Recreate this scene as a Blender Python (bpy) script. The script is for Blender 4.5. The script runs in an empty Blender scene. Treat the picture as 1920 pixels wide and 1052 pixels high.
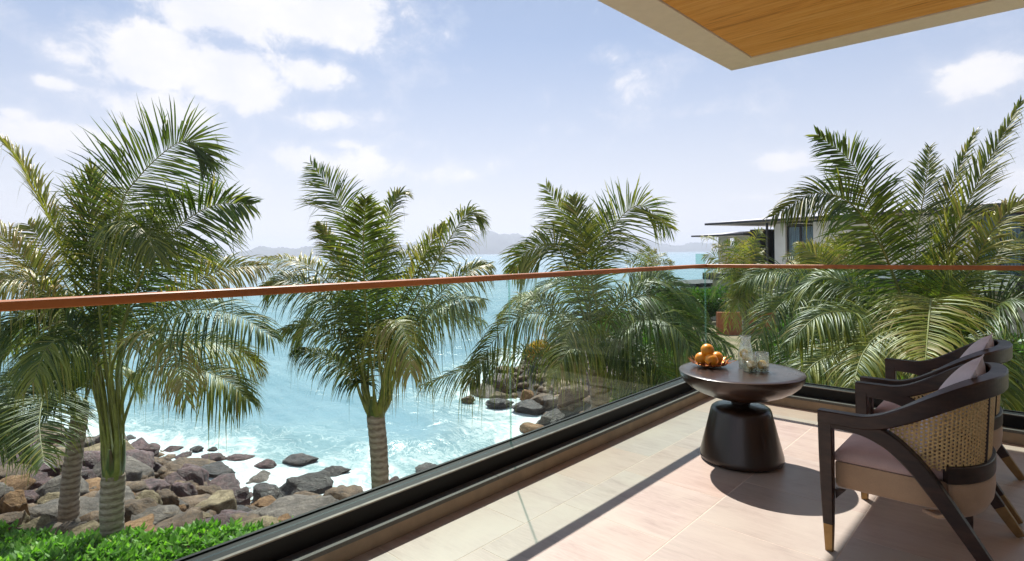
import bpy, math, random
import numpy as np
from mathutils import Vector, Matrix, noise as mnoise
random.seed(7); rng = np.random.default_rng(11)
S = bpy.context.scene
COL = S.collection
PI = math.pi

# ------------------------------------------------------------------ camera
CAMP = np.array([2.139, -4.780, 1.217])
YAW, PITCH, ROLL, FPX, SYPX = 0.7484, -0.0024, -0.0118, 1063.87, -48.7
def cam_axes():
    cy, sy = math.cos(YAW), math.sin(YAW); cp, sp = math.cos(PITCH), math.sin(PITCH)
    f = np.array([-sy*cp, cy*cp, sp]); r = np.array([cy, sy, 0.]); u = np.cross(r, f)
    cr, sr = math.cos(ROLL), math.sin(ROLL)
    return cr*r+sr*u, -sr*r+cr*u, f
CR, CU, CF = cam_axes()
cd = bpy.data.cameras.new('camera'); cam = bpy.data.objects.new('camera', cd); COL.objects.link(cam)
M = Matrix(((CR[0], CU[0], -CF[0], CAMP[0]), (CR[1], CU[1], -CF[1], CAMP[1]), (CR[2], CU[2], -CF[2], CAMP[2]), (0, 0, 0, 1)))
cam.matrix_world = M
cd.sensor_width = 36; cd.lens = 36*FPX/1920; cd.shift_y = SYPX/1920
cd.clip_start = 0.05; cd.clip_end = 40000
S.camera = cam
def ray(x, y): return CF*FPX+CR*(x-960)-CU*(y-526-SYPX)
def at(x, y, d): return CAMP+ray(x, y)*d/FPX            # a point seen at photo pixel x, y, d metres deep
def onz(x, y, z):
    d = ray(x, y); return CAMP+d*(z-CAMP[2])/d[2]
def rd(r, d, z=0): return np.array([CAMP[0]+0.7327*r-0.6805*d, CAMP[1]+0.6805*r+0.7327*d, z])  # plan coordinates: right, forward

# ------------------------------------------------------------------ light
SUNV = Vector((0.575, -0.465, -1.0)).normalized()       # the way the sunlight travels
sl = bpy.data.lights.new('sun', 'SUN'); sun = bpy.data.objects.new('sun', sl); COL.objects.link(sun)
sl.energy = 4.45; sl.angle = math.radians(0.55); sl.color = (1, 0.945, 0.87)
sun.rotation_euler = SUNV.to_track_quat('-Z', 'Y').to_euler(); sun.location = (-6, 5, 12)
W = bpy.data.worlds.new('World'); S.world = W; W.use_nodes = True
wt = W.node_tree; wt.nodes.clear()
S.view_settings.view_transform = 'Standard'; S.view_settings.look = 'None'
S.view_settings.gamma = 1; S.view_settings.use_curve_mapping = False
S.view_settings.exposure = 0.76
S.cycles.max_bounces = 10; S.cycles.transparent_max_bounces = 24; S.cycles.volume_bounces = 0
S.cycles.diffuse_bounces = 6; S.cycles.glossy_bounces = 4; S.cycles.transmission_bounces = 6
S.cycles.caustics_reflective = False; S.cycles.caustics_refractive = False
S.cycles.use_denoising = True

class NT:
    "tiny node-tree writer"
    def __init__(s, nt): s.nt = nt
    def n(s, t, **k):
        o = s.nt.nodes.new(t)
        for a, b in k.items():
            if a == 'i':
                for kk, v in b.items():
                    sk = o.inputs[kk]
                    if isinstance(v, bpy.types.NodeSocket): s.nt.links.new(v, sk)
                    else: sk.default_value = v
            else: setattr(o, a, b)
        return o
    def m(s, op, a, b=None, c=None, clamp=False):
        i = {0: a}
        if b is not None: i[1] = b
        if c is not None: i[2] = c
        return s.n('ShaderNodeMath', operation=op, use_clamp=clamp, i=i).outputs[0]
    def vm(s, op, a, b=None):
        i = {0: a}
        if b is not None: i[1] = b
        return s.n('ShaderNodeVectorMath', operation=op, i=i)
    def noise(s, vec, scale, detail=4, rough=.55, dist=0., out=0):
        i = {'Scale': scale, 'Detail': detail, 'Roughness': rough, 'Distortion': dist}
        if vec is not None: i['Vector'] = vec
        return s.n('ShaderNodeTexNoise', i=i).outputs[out]
    def ramp(s, fac, stops, interp='LINEAR'):
        o = s.n('ShaderNodeValToRGB', i={0: fac}); cr = o.color_ramp; cr.interpolation = interp
        while len(cr.elements) < len(stops): cr.elements.new(.5)
        for e, (p, c) in zip(cr.elements, stops):
            e.position = p; e.color = (*c, 1) if len(c) == 3 else c
        return o.outputs[0]
    def sc(s, a, f):
        o = s.n('ShaderNodeVectorMath', operation='SCALE', i={0: a}); o.inputs[3].default_value = f; return o.outputs[0]
    def mr(s, v, a, b, c=0., d=1., smooth=False):
        return s.n('ShaderNodeMapRange', interpolation_type='SMOOTHSTEP' if smooth else 'LINEAR', i={0: v, 1: a, 2: b, 3: c, 4: d}).outputs[0]
    def mix(s, f, a, b, bt='MIX'):
        o = s.n('ShaderNodeMix', data_type='RGBA', blend_type=bt)
        for k, v in ((0, f), (6, a), (7, b)):
            if isinstance(v, bpy.types.NodeSocket): s.nt.links.new(v, o.inputs[k])
            else: o.inputs[k].default_value = v if k == 0 or len(v) == 4 else (*v, 1)
        return o.outputs[2]
    def bump(s, h, strength=.3, dist=.01):
        return s.n('ShaderNodeBump', i={'Strength': strength, 'Distance': dist, 'Height': h}).outputs[0]

# sky: Nishita, a thin high veil and fair weather clouds, all as a function of direction
w = NT(wt)
tc = w.n('ShaderNodeTexCoord'); D = tc.outputs['Generated']
sk = w.n('ShaderNodeTexSky', sky_type='NISHITA', sun_disc=False)
sk.sun_elevation = math.asin(-SUNV.z); sk.sun_rotation = math.atan2(-SUNV.x, -SUNV.y)
sk.air_density = 1.0; sk.dust_density = 0.3; sk.ozone_density = 4.0; sk.altitude = 0
sx = w.n('ShaderNodeSeparateXYZ', i={0: D}); X, Y, Z = sx.outputs
elev = w.m('ARCSINE', Z); az = w.m('ARCTAN2', X, Y)
zp = w.m('MAXIMUM', Z, 0.0)
pl = w.m('ADD', zp, 0.22)
cv = w.n('ShaderNodeCombineXYZ', i={0: w.m('DIVIDE', X, pl), 1: w.m('DIVIDE', Y, pl), 2: w.m('MULTIPLY', zp, 2.2)}).outputs[0]
cv = w.vm('MULTIPLY', D, (1, 1, 1.35)).outputs[0]
base = w.noise(cv, 6.5, 8, .56, .2)
wisp = w.noise(cv, 19.0, 6, .62, .3)
# broad cloud banks: (pixel x, y, half width, half height, weight)
BANK = [(110, 255, 170, 32, 1.0), (265, 110, 90, 55, 1.05), (300, 215, 110, 45, .95), (450, 150, 95, 48, 1.1), (590, 140, 80, 32, 1.05),
        (470, 25, 130, 55, .95), (650, 45, 95, 62, 1.0), (600, 222, 75, 22, .85), (95, 155, 38, 14, .8), (620, 305, 110, 26, .75),
        (840, 325, 70, 20, .55), (1210, 160, 90, 45, .34), (1310, 205, 80, 16, .42), (1860, 140, 110, 34, 1.0), (1457, 303, 48, 16, 1.0),
        (1400, 372, 50, 10, .6), (1890, 335, 60, 20, .8), (630, 270, 40, 12, .7), (1150, 105, 60, 14, .35), (25, 212, 28, 12, .8), (1740, 172, 14, 5, .6)]
acc = None
for (bx, by, hw, hh, wgt) in BANK:
    d = ray(bx, by); d = d/np.linalg.norm(d); a0 = math.atan2(d[0], d[1]); e0 = math.asin(d[2])
    k = math.cos(e0)
    fx = (bx-960)/FPX; squash = 1/(1+fx*fx)**.5
    ra = hw*1.08/FPX*squash**1.6/k; re = hh*1.12/FPX*squash*0.95
    da = w.m('DIVIDE', w.m('SUBTRACT', az, a0), ra); de = w.m('DIVIDE', w.m('SUBTRACT', elev, e0), re)
    q = w.m('ADD', w.m('MULTIPLY', da, da), w.m('MULTIPLY', de, de))
    g = w.m('MULTIPLY', w.m('EXPONENT', w.m('MULTIPLY', q, -0.85)), wgt)
    acc = g if acc is None else w.m('MAXIMUM', acc, g)
behind = w.mr(w.vm('DOT_PRODUCT', D, (-.6805, .7327, 0)).outputs['Value'], .35, .1, 0, 1)      # the rest of the sky carries the same kind of clouds
acc = w.m('MAXIMUM', acc, w.m('MULTIPLY', w.mr(w.noise(cv, 2.2, 3, .5), .5, .62, 0, 1, True), behind))
dens = w.m('ADD', w.m('ADD', w.m('MULTIPLY', w.m('SUBTRACT', base, .5), 1.5), w.m('MULTIPLY', w.m('SUBTRACT', wisp, .5), 1.1)), w.m('MULTIPLY', acc, .85))
cloud = w.mr(dens, .18, .62, 0, .96, True)
thin = w.mr(dens, -.02, .55, 0, .34, True)
cov = w.m('MAXIMUM', cloud, thin)
veil = w.mr(elev, 0.0, 0.45, .92, .45)
skyc = w.sc(sk.outputs[0], 0.070)
air = w.mix(veil, skyc, w.mix(w.mr(elev, .03, .36), (0.96, 0.935, 0.955), (0.54, 0.665, 0.93)))
shade = w.mr(w.noise(cv, 11, 5, .6, .1), .35, .7, 0, 1)
ccol = w.mix(shade, (0.86, 0.865, 0.93), (0.99, 0.965, 0.965))
final = w.mix(cov, air, ccol)
bg = w.n('ShaderNodeBackground', i={'Color': final, 'Strength': 0.62}); wo = w.n('ShaderNodeOutputWorld', i={0: bg.outputs[0]})

# ------------------------------------------------------------------ object helpers
def mk(name, me, parent=None, **kw):
    o = bpy.data.objects.new(name, me); COL.objects.link(o)
    if parent is not None: o.parent = parent
    for k, v in kw.items(): o[k] = v
    return o
def root(name, loc, label, category, group=None, rz=0):
    o = mk(name, None); o.location = loc; o.rotation_euler = (0, 0, rz); o.empty_display_size = .1
    o['label'] = label; o['category'] = category
    if group: o['group'] = group
    return o
def tag(o, label, category, group=None):
    o['label'] = label; o['category'] = category
    if group: o['group'] = group
    return o
def mesh(name, v, f, mats, mi=None, smooth=False, attr=None):
    me = bpy.data.meshes.new(name)
    v = np.asarray(v, dtype=np.float32).reshape(-1, 3)
    if isinstance(f, np.ndarray):
        nf, k = f.shape
        me.vertices.add(len(v)); me.vertices.foreach_set('co', v.ravel())
        me.loops.add(nf*k); me.loops.foreach_set('vertex_index', f.astype(np.int32).ravel())
        me.polygons.add(nf); me.polygons.foreach_set('loop_start', np.arange(0, nf*k, k, dtype=np.int32))
        me.polygons.foreach_set('loop_total', np.full(nf, k, dtype=np.int32))
    else:
        me.from_pydata(v.tolist(), [], f)
    for m in (mats if isinstance(mats, (list, tuple)) else [mats]): me.materials.append(m)
    if mi is not None: me.polygons.foreach_set('material_index', np.asarray(mi, dtype=np.int32))
    me.update(calc_edges=True); me.validate()
    if smooth: me.polygons.foreach_set('use_smooth', np.ones(len(me.polygons), dtype=bool))
    if attr is not None:
        a = me.attributes.new('tint', 'FLOAT', 'POINT'); a.data.foreach_set('value', np.asarray(attr, dtype=np.float32))
    return me
def box(name, lo, hi, mat, parent=None, bevel=0., **kw):
    (x0, y0, z0), (x1, y1, z1) = lo, hi
    v = [(x0, y0, z0), (x1, y0, z0), (x1, y1, z0), (x0, y1, z0), (x0, y0, z1), (x1, y0, z1), (x1, y1, z1), (x0, y1, z1)]
    f = [(0, 3, 2, 1), (4, 5, 6, 7), (0, 1, 5, 4), (1, 2, 6, 5), (2, 3, 7, 6), (3, 0, 4, 7)]
    o = mk(name, mesh(name, v, f, mat), parent, **kw)
    if bevel:
        b = o.modifiers.new('bevel', 'BEVEL'); b.width = bevel; b.segments = 2; b.limit_method = 'ANGLE'
    return o
def prism(name, poly, z0, z1, mat, parent=None, bevel=0., **kw):
    n = len(poly)
    v = [(x, y, z0) for x, y in poly]+[(x, y, z1) for x, y in poly]
    f = [tuple(range(n-1, -1, -1)), tuple(range(n, 2*n))]+[(i, (i+1) % n, n+(i+1) % n, n+i) for i in range(n)]
    o = mk(name, mesh(name, v, f, mat), parent, **kw)
    if bevel:
        b = o.modifiers.new('bevel', 'BEVEL'); b.width = bevel; b.segments = 2; b.limit_method = 'ANGLE'
    return o
def crv(pts, n):
    "Catmull-Rom through pts, n samples"
    P = np.array(pts, float); P = np.vstack([2*P[0]-P[1], P, 2*P[-1]-P[-2]]); m = len(P)-3
    t = np.linspace(0, m, n); i = np.minimum(t.astype(int), m-1); u = (t-i)[:, None]
    a, b, c, d = P[i], P[i+1], P[i+2], P[i+3]
    return .5*((2*b)+(-a+c)*u+(2*a-5*b+4*c-d)*u*u+(-a+3*b-3*c+d)*u**3)
def frames(C, up):
    T = np.gradient(C, axis=0); T /= np.linalg.norm(T, axis=1)[:, None]+1e-9
    up = np.asarray(up, float); up = np.broadcast_to(up, T.shape)
    Sd = np.cross(T, up); Sd /= np.linalg.norm(Sd, axis=1)[:, None]+1e-9
    return T, Sd, np.cross(Sd, T)
def sweep(C, wid, hei, up=(0, 0, 1), k=4, power=None, chamfer=.18):
    "sweep a chamfered rectangle (k=4) or an ellipse (k>4) along C"
    C = np.asarray(C, float); n = len(C); T, Sd, U = frames(C, up)
    wid = np.broadcast_to(wid, n); hei = np.broadcast_to(hei, n)
    if k == 4:
        c = 1-chamfer; sec = [(c, -1), (1, -c), (1, c), (c, 1), (-c, 1), (-1, c), (-1, -c), (-c, -1)]
    else: sec = [(math.cos(2*PI*i/k), math.sin(2*PI*i/k)) for i in range(k)]
    m = len(sec); sec = np.array(sec)
    V = C[:, None]+Sd[:, None]*(sec[:, 0]*.5)[None, :, None]*wid[:, None, None]+U[:, None]*(sec[:, 1]*.5)[None, :, None]*hei[:, None, None]
    F = [(i*m+j, i*m+(j+1) % m, (i+1)*m+(j+1) % m, (i+1)*m+j) for i in range(n-1) for j in range(m)]
    F += [tuple(range(m-1, -1, -1)), tuple((n-1)*m+j for j in range(m))]
    return V.reshape(-1, 3), F
def join(parts):
    V = []; F = []; o = 0
    for v, f in parts:
        v = np.asarray(v).reshape(-1, 3); V.append(v); F += [tuple(i+o for i in q) for q in (f.tolist() if isinstance(f, np.ndarray) else f)]; o += len(v)
    return np.vstack(V), F
def lathe(prof, n=64, cap=True):
    V = [(r*math.cos(2*PI*j/n), r*math.sin(2*PI*j/n), z) for r, z in prof for j in range(n)]
    F = [(i*n+j, i*n+(j+1) % n, (i+1)*n+(j+1) % n, (i+1)*n+j) for i in range(len(prof)-1) for j in range(n)]
    if cap: F += [tuple(range(n-1, -1, -1)), tuple((len(prof)-1)*n+j for j in range(n))]
    return np.array(V), F

# ------------------------------------------------------------------ materials
def material(name, build):
    m = bpy.data.materials.new(name); m.use_nodes = True; nt = m.node_tree; nt.nodes.clear()
    k = NT(nt); out = k.n('ShaderNodeOutputMaterial'); build(k, out); return m
def P(k, out, **i):
    b = k.n('ShaderNodeBsdfPrincipled', i={a.replace('_', ' '): v for a, v in i.items()}); k.nt.links.new(b.outputs[0], out.inputs[0]); return b
def c4(c): return (*c, 1)
def obj(k): return k.n('ShaderNodeTexCoord').outputs['Object']
def gpos(k): return k.n('ShaderNodeNewGeometry').outputs['Position']
def orand(k): return k.n('ShaderNodeObjectInfo').outputs['Random']
def simple(name, col, rough=.5, metal=0., var=.12, scale=20, bump=.0, spec=.5, stretch=(1, 1, 1)):
    def b(k, o):
        v = k.n('ShaderNodeMapping', i={0: obj(k), 3: stretch}).outputs[0]
        n = k.noise(v, scale, 5, .6)
        lo = tuple(c*(1-var) for c in col); hi = tuple(min(1, c*(1+var)) for c in col)
        kw = dict(Base_Color=k.mix(k.mr(n, .3, .7), lo, hi), Roughness=k.mr(n, .2, .8, max(0, rough-.06), min(1, rough+.06)), Metallic=metal)
        if bump: kw['Normal'] = k.bump(n, bump, .004)
        p = P(k, o, **kw); p.inputs['Specular IOR Level'].default_value = spec
    return material(name, b)
def wood_b(dark, mid, light, rough, scale, stretch, gl=.0):
    def b(k, o):
        v = k.n('ShaderNodeMapping', i={0: k.n('ShaderNodeVectorMath', operation='ADD', i={0: obj(k), 1: (3.1, 7.7, 1.3)}).outputs[0], 3: stretch}).outputs[0]
        n1 = k.noise(v, scale, 6, .62, .6); n2 = k.noise(v, scale*5, 4, .7, .2)
        g = k.m('ADD', k.m('MULTIPLY', n1, .7), k.m('MULTIPLY', n2, .3))
        P(k, o, Base_Color=k.ramp(g, [(.33, dark), (.5, mid), (.66, light)]), Roughness=k.mr(g, .3, .7, rough+.06, rough-.04), Normal=k.bump(g, .12, .002), Coat_Weight=gl, Coat_Roughness=.12)
    return b
M_table = material('dark_lacquered_wood', wood_b((.010, .005, .003), (.026, .012, .007), (.05, .024, .014), .30, 3, (1, 1, .35), .2))
M_frame = material('espresso_stained_wood', wood_b((.012, .006, .005), (.034, .015, .010), (.058, .027, .017), .42, 9, (.5, .5, 2.), .0))
def soffit_b(k, o):
    r = orand(k)
    off = k.n('ShaderNodeCombineXYZ', i={0: k.m('MULTIPLY', r, 37.), 1: k.m('MULTIPLY', r, 11.), 2: 0.}).outputs[0]
    v = k.n('ShaderNodeMapping', i={0: k.vm('ADD', obj(k), off).outputs[0], 3: (.45, 9., 1)}).outputs[0]
    n1 = k.noise(v, 3.2, 7, .66, .9); n2 = k.noise(v, 16, 5, .7, .3)
    g = k.m('ADD', k.m('ADD', k.m('MULTIPLY', n1, .72), k.m('MULTIPLY', n2, .28)), k.m('MULTIPLY', k.m('SUBTRACT', r, .5), .07))
    P(k, o, Base_Color=k.ramp(g, [(.34, (.50, .20, .04)), (.46, (.82, .39, .09)), (.56, (.90, .47, .13)), (.7, (.93, .58, .22))]), Roughness=.42, Normal=k.bump(g, .15, .002))
M_soffit = material('oak_soffit', soffit_b)
M_rail = simple('handrail_wood', (.38, .115, .020), .5, 0, .3, 14, .06, .5, (1, .12, 1))
M_plaster = simple('cream_plaster', (.86, .80, .72), .8, 0, .04, 12, .04)
M_black = simple('black_metal', (.006, .005, .0045), .5, .0, .3, 60, .03, .25)
M_coping = material('grey_stone_coping', lambda k, o: P(k, o, Base_Color=k.ramp(k.noise(obj(k), 320, 3, .8), [(.3, (.04, .037, .033)), (.55, (.095, .088, .078)), (.75, (.20, .19, .17))]), Roughness=.7, Normal=k.bump(k.noise(obj(k), 260, 3, .7), .3, .002)))
M_kerb = simple('brown_stone_upstand', (.29, .205, .13), .6, 0, .22, 7, .05)
M_grout = simple('pale_grout', (.64, .54, .46), .9, 0, .1, 60)
M_brass = simple('brass', (.30, .19, .085), .42, 1., .2, 30)
M_dark = simple('gap_shade_dark', (.02, .018, .016), .8)
def tile_b(k, o):
    r = orand(k); gp = gpos(k)
    off = k.n('ShaderNodeCombineXYZ', i={0: k.m('MULTIPLY', r, 50.), 1: k.m('MULTIPLY', r, 91.), 2: r}).outputs[0]
    v = k.n('ShaderNodeMapping', i={0: k.vm('ADD', gp, off).outputs[0], 3: (1.0, 6.5, 1)}).outputs[0]
    n1 = k.noise(v, 2.0, 8, .66, .7); n2 = k.noise(k.vm('ADD', gp, off).outputs[0], 2.2, 5, .6, .8); n3 = k.noise(v, 14, 6, .7, .4)
    g = k.m('ADD', k.m('MULTIPLY', n1, .6), k.m('MULTIPLY', n3, .4))
    c1 = k.ramp(g, [(.34, (.27, .20, .17)), (.44, (.39, .298, .26)), (.55, (.475, .38, .335)), (.68, (.58, .49, .44))])
    c2 = k.mix(k.mr(n2, .38, .66), c1, (.52, .44, .375), 'MIX')
    c3 = k.mix(k.m('MULTIPLY', k.mr(r, 0, 1), .55), c2, k.mix(k.mr(k.m('FRACT', k.m('MULTIPLY', r, 7.3)), .3, .7), (.56, .365, .27), (.42, .385, .34)))
    P(k, o, Base_Color=c3, Roughness=k.mr(g, .3, .7, .46, .32), Normal=k.bump(g, .06, .002))
M_tile = material('travertine_tile', tile_b)
def glass_b(k, o):
    fr = k.n('ShaderNodeFresnel', i={'IOR': 1.5}).outputs[0]
    smudge = k.noise(gpos(k), 1.3, 4, .6)
    t = k.n('ShaderNodeBsdfTransparent', i={0: (.885, .955, .935, 1)}).outputs[0]
    g = k.n('ShaderNodeBsdfGlossy', i={'Color': (.95, 1, .98, 1), 'Roughness': .02}).outputs[0]
    dirt = k.n('ShaderNodeBsdfDiffuse', i={0: (.8, .8, .76, 1)}).outputs[0]
    a = k.n('ShaderNodeMixShader', i={0: k.m('MULTIPLY', fr, .08), 1: t, 2: g}).outputs[0]
    b = k.n('ShaderNodeMixShader', i={0: k.mr(smudge, .45, .75, .002, .010), 1: a, 2: dirt}).outputs[0]
    k.nt.links.new(b, o.inputs[0])
M_glass = material('balustrade_glass', glass_b)
def edge_b(k, o):
    t = k.n('ShaderNodeBsdfTransparent', i={0: (.80, .90, .88, 1)}).outputs[0]
    g = k.n('ShaderNodeBsdfGlossy', i={'Color': (.5, .75, .72, 1), 'Roughness': .3}).outputs[0]
    k.nt.links.new(k.n('ShaderNodeMixShader', i={0: .16, 1: t, 2: g}).outputs[0], o.inputs[0])
M_gedge = material('green_glass_edge', edge_b)
def fabric_b(col, sc=420, sheen=.3):
    def b(k, o):
        n = k.noise(obj(k), 9, 4, .6); t = k.n('ShaderNodeTexWave', i={0: obj(k), 'Scale': sc, 'Distortion': 1.5}).outputs[1]
        n2 = k.noise(obj(k), 260, 2, .6)
        c = k.mix(k.mr(n, .3, .7), tuple(x*.88 for x in col), tuple(min(1, x*1.08) for x in col))
        c = k.mix(k.mr(n2, .3, .7, .0, .35), c, tuple(x*.72 for x in col))
        P(k, o, Base_Color=c, Roughness=.85, Normal=k.bump(n2, .3, .001), Sheen_Weight=sheen)
    return b
M_seat = material('dusty_pink_fabric', fabric_b((.56, .385, .355)))
M_apron = material('tan_suede', fabric_b((.52, .33, .20)))
M_pillow = material('lilac_linen', fabric_b((.62, .54, .58)))
M_cane = simple('woven_cane', (.64, .43, .19), .5, 0, .3, 90, .2)
def leaf_mat(name, dark, mid, light, brown, transl=.4, rough=.36):
    def b(k, o):
        a = k.n('ShaderNodeAttribute', attribute_name='tint').outputs['Fac']
        c = k.ramp(a, [(0, dark), (.4, mid), (.72, light), (1, brown)])
        n = k.noise(gpos(k), 1.8, 3, .6); c = k.mix(k.mr(n, .3, .7, 0, .5), c, k.mix(.5, c, light))
        p = k.n('ShaderNodeBsdfPrincipled', i={'Base Color': c, 'Roughness': rough, 'Specular IOR Level': .5})
        tr = k.n('ShaderNodeBsdfTranslucent', i={0: k.mix(.5, c, k.vm('MULTIPLY', c, (1.5, 1.9, .5)).outputs[0])}).outputs[0]
        k.nt.links.new(k.n('ShaderNodeMixShader', i={0: transl, 1: p.outputs[0], 2: tr}).outputs[0], o.inputs[0])
    return material(name, b)
M_leaf = leaf_mat('palm_leaflet', (.011, .036, .009), (.048, .095, .016), (.31, .31, .05), (.36, .25, .10), .36, .40)
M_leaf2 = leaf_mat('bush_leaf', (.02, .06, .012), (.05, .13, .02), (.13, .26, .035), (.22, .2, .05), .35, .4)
M_hedge = leaf_mat('naupaka_leaf', (.03, .10, .012), (.10, .26, .022), (.27, .50, .05), (.46, .50, .12), .45, .5)
M_rachis = simple('palm_petiole', (.20, .20, .045), .42, 0, .4, 9)
M_sheath = material('palm_sheath', lambda k, o: P(k, o, Base_Color=k.ramp(k.noise(k.n('ShaderNodeMapping', i={0: gpos(k), 3: (7, 7, 1.2)}).outputs[0], 2.2, 5, .6, .5), [(.3, (.10, .055, .025)), (.48, (.07, .10, .03)), (.62, (.16, .20, .05)), (.78, (.22, .15, .06))]), Roughness=.5))
def trunk_b(k, o):
    g = gpos(k); z = k.n('ShaderNodeSeparateXYZ', i={0: g}).outputs[2]
    wv = k.n('ShaderNodeTexWave', wave_type='BANDS', bands_direction='Z', i={0: g, 'Scale': 3.2, 'Distortion': 3.0, 'Detail': 3, 'Detail Scale': 2.5}).outputs[1]
    n = k.noise(k.n('ShaderNodeMapping', i={0: g, 3: (3, 3, 9)}).outputs[0], 4, 6, .7)
    h = k.m('ADD', k.m('MULTIPLY', wv, .28), k.m('MULTIPLY', n, .8))
    P(k, o, Base_Color=k.ramp(h, [(.25, (.12, .08, .058)), (.42, (.25, .18, .14)), (.6, (.38, .29, .235)), (.85, (.52, .43, .36))]), Roughness=.85, Normal=k.bump(h, .7, .02))
M_trunk = material('palm_bark', trunk_b)
def rock_b(cols, wet=.6):
    def b(k, o):
        r = orand(k); oc = k.vm('ADD', obj(k), k.n('ShaderNodeCombineXYZ', i={0: k.m('MULTIPLY', r, 31.), 1: k.m('MULTIPLY', r, 17.), 2: r}).outputs[0]).outputs[0]
        n = k.noise(oc, 2.2, 8, .66, .4); f = k.noise(oc, 14, 6, .75); l = k.noise(oc, 1.3, 5, .6, .7)
        g = k.m('ADD', k.m('MULTIPLY', n, .6), k.m('MULTIPLY', f, .4))
        c = k.ramp(g, [(.36, cols[0]), (.5, cols[1]), (.62, cols[2])])
        c = k.mix(k.m('MULTIPLY', k.mr(l, .58, .7, 0, 1, True), .5), c, cols[3])
        c = k.mix(k.mr(r, 0, 1, 0, .45), c, k.sc(c, .6))
        P(k, o, Base_Color=c, Roughness=k.mr(f, .3, .7, wet-.12, wet+.15), Normal=k.bump(k.m('ADD', g, k.m('MULTIPLY', k.m('ABSOLUTE', k.m('SUBTRACT', l, .5)), .9)), .9, .12))
    return b
RM = {'dark': material('dark_wet_rock', rock_b([(.014, .009, .010), (.048, .031, .030), (.13, .088, .080), (.11, .07, .045)], .38)),
      'purple': material('purple_brown_rock', rock_b([(.030, .012, .014), (.115, .050, .052), (.26, .13, .125), (.14, .085, .055)], .45)),
      'brown': material('brown_rock', rock_b([(.042, .021, .012), (.15, .08, .042), (.31, .185, .105), (.09, .075, .06)], .58)),
      'grey': material('grey_rock', rock_b([(.055, .040, .034), (.165, .125, .108), (.33, .265, .225), (.28, .18, .095)], .72)),
      'orange': material('orange_rock', rock_b([(.11, .05, .02), (.30, .145, .06), (.48, .28, .14), (.20, .14, .10)], .75)),
      'tan': material('tan_rock', rock_b([(.11, .075, .04), (.30, .215, .125), (.50, .385, .24), (.11, .09, .07)], .8))}
def soil_b(k, o):
    g = gpos(k); n = k.noise(g, .55, 8, .65); f = k.noise(g, 6, 6, .7)
    sh = k.n('ShaderNodeAttribute', attribute_name='tint').outputs['Fac']
    dry = k.ramp(n, [(.35, (.10, .115, .035)), (.5, (.24, .18, .11)), (.62, (.36, .29, .20))])
    wet = k.ramp(f, [(.35, (.025, .02, .018)), (.6, (.09, .07, .06))])
    P(k, o, Base_Color=k.mix(sh, wet, dry), Roughness=.9, Normal=k.bump(f, .6, .05))
M_soil = material('sandy_soil', soil_b)
def sea_b(k, o):
    g = gpos(k); a = k.n('ShaderNodeAttribute', attribute_name='tint').outputs['Fac']
    warp = k.vm('ADD', g, k.sc(k.noise(g, .22, 4, .6, 0, 1), 3.2)).outputs[0]
    st = k.n('ShaderNodeMapping', i={0: warp, 2: (0, 0, -YAW), 3: (.55, 1.35, 1)}).outputs[0]
    n1 = k.noise(st, .55, 9, .68, .9); n2 = k.noise(st, 2.2, 8, .72, .6); n3 = k.noise(st, .16, 4, .6, .5)
    lace = k.m('ABSOLUTE', k.m('SUBTRACT', k.noise(st, 1.0, 7, .6, 1.2), .5))
    f1 = k.m('ADD', k.m('MULTIPLY', n1, .6), k.m('MULTIPLY', n2, .4))
    thr = k.mr(a, 0, 1, .78, .39)
    foam = k.mr(k.m('SUBTRACT', f1, thr), -.06, .09, 0, 1, True)
    foam2 = k.m('MULTIPLY', k.mr(lace, .0, .045, 1, 0, True), k.mr(a, .12, .6, 0, .28, True))
    foam = k.m('MAXIMUM', foam, foam2)
    deep = k.ramp(k.m('ADD', k.m('MULTIPLY', n3, .7), k.m('MULTIPLY', n1, .3)), [(.36, (.145, .275, .34)), (.5, (.19, .325, .395)), (.64, (.235, .375, .44))])
    shal = k.mix(k.mr(a, .15, .8, 0, .8), deep, (.27, .385, .39))
    fo = k.mix(k.mr(n2, .35, .65), (.50, .60, .62), (.80, .82, .82))
    cdist = k.n('ShaderNodeCameraData').outputs['View Distance']
    wv = k.m('ADD', k.m('MULTIPLY', k.noise(st, 1.1, 6, .62, .4), 1.0), k.m('MULTIPLY', k.noise(st, .30, 4, .55, .3), 1.6))
    bm = k.n('ShaderNodeBump', i={'Strength': .40, 'Distance': .30, 'Height': k.m('ADD', wv, k.m('MULTIPLY', foam, .12))}).outputs[0]
    p = P(k, o, Base_Color=k.mix(foam, shal, fo), Roughness=k.mr(foam, 0, 1, .22, .85), Normal=bm)
    p.inputs['IOR'].default_value = 1.33
M_sea = material('turquoise_sea', sea_b)
M_isle = simple('island_forest', (.07, .09, .07), .95, 0, .5, .006)
M_white = simple('white_render', (.86, .84, .79), .75, 0, .05, 2, .02)
M_beige = simple('beige_render', (.58, .52, .43), .75, 0, .06, 2, .02)
M_darkwall = simple('charcoal_cladding', (.045, .042, .045), .6, 0, .2, 3)
M_roofm = simple('grey_metal_roof', (.5, .5, .55), .45, .2, .1, 2)
M_terra = simple('terracotta_wall', (.38, .125, .055), .8, 0, .25, 2.2, .1)
M_stonepath = simple('pale_stone_paving', (.50, .44, .36), .85, 0, .2, 3, .1)
def curt_b(k, o):
    wv = k.n('ShaderNodeTexWave', bands_direction='X', i={0: obj(k), 'Scale': 2.6, 'Distortion': 1.2, 'Detail': 2}).outputs[1]
    P(k, o, Base_Color=k.mix(wv, (.16, .20, .25), (.44, .50, .56)), Roughness=.8)
M_curtain = material('grey_blue_curtain', curt_b)
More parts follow.
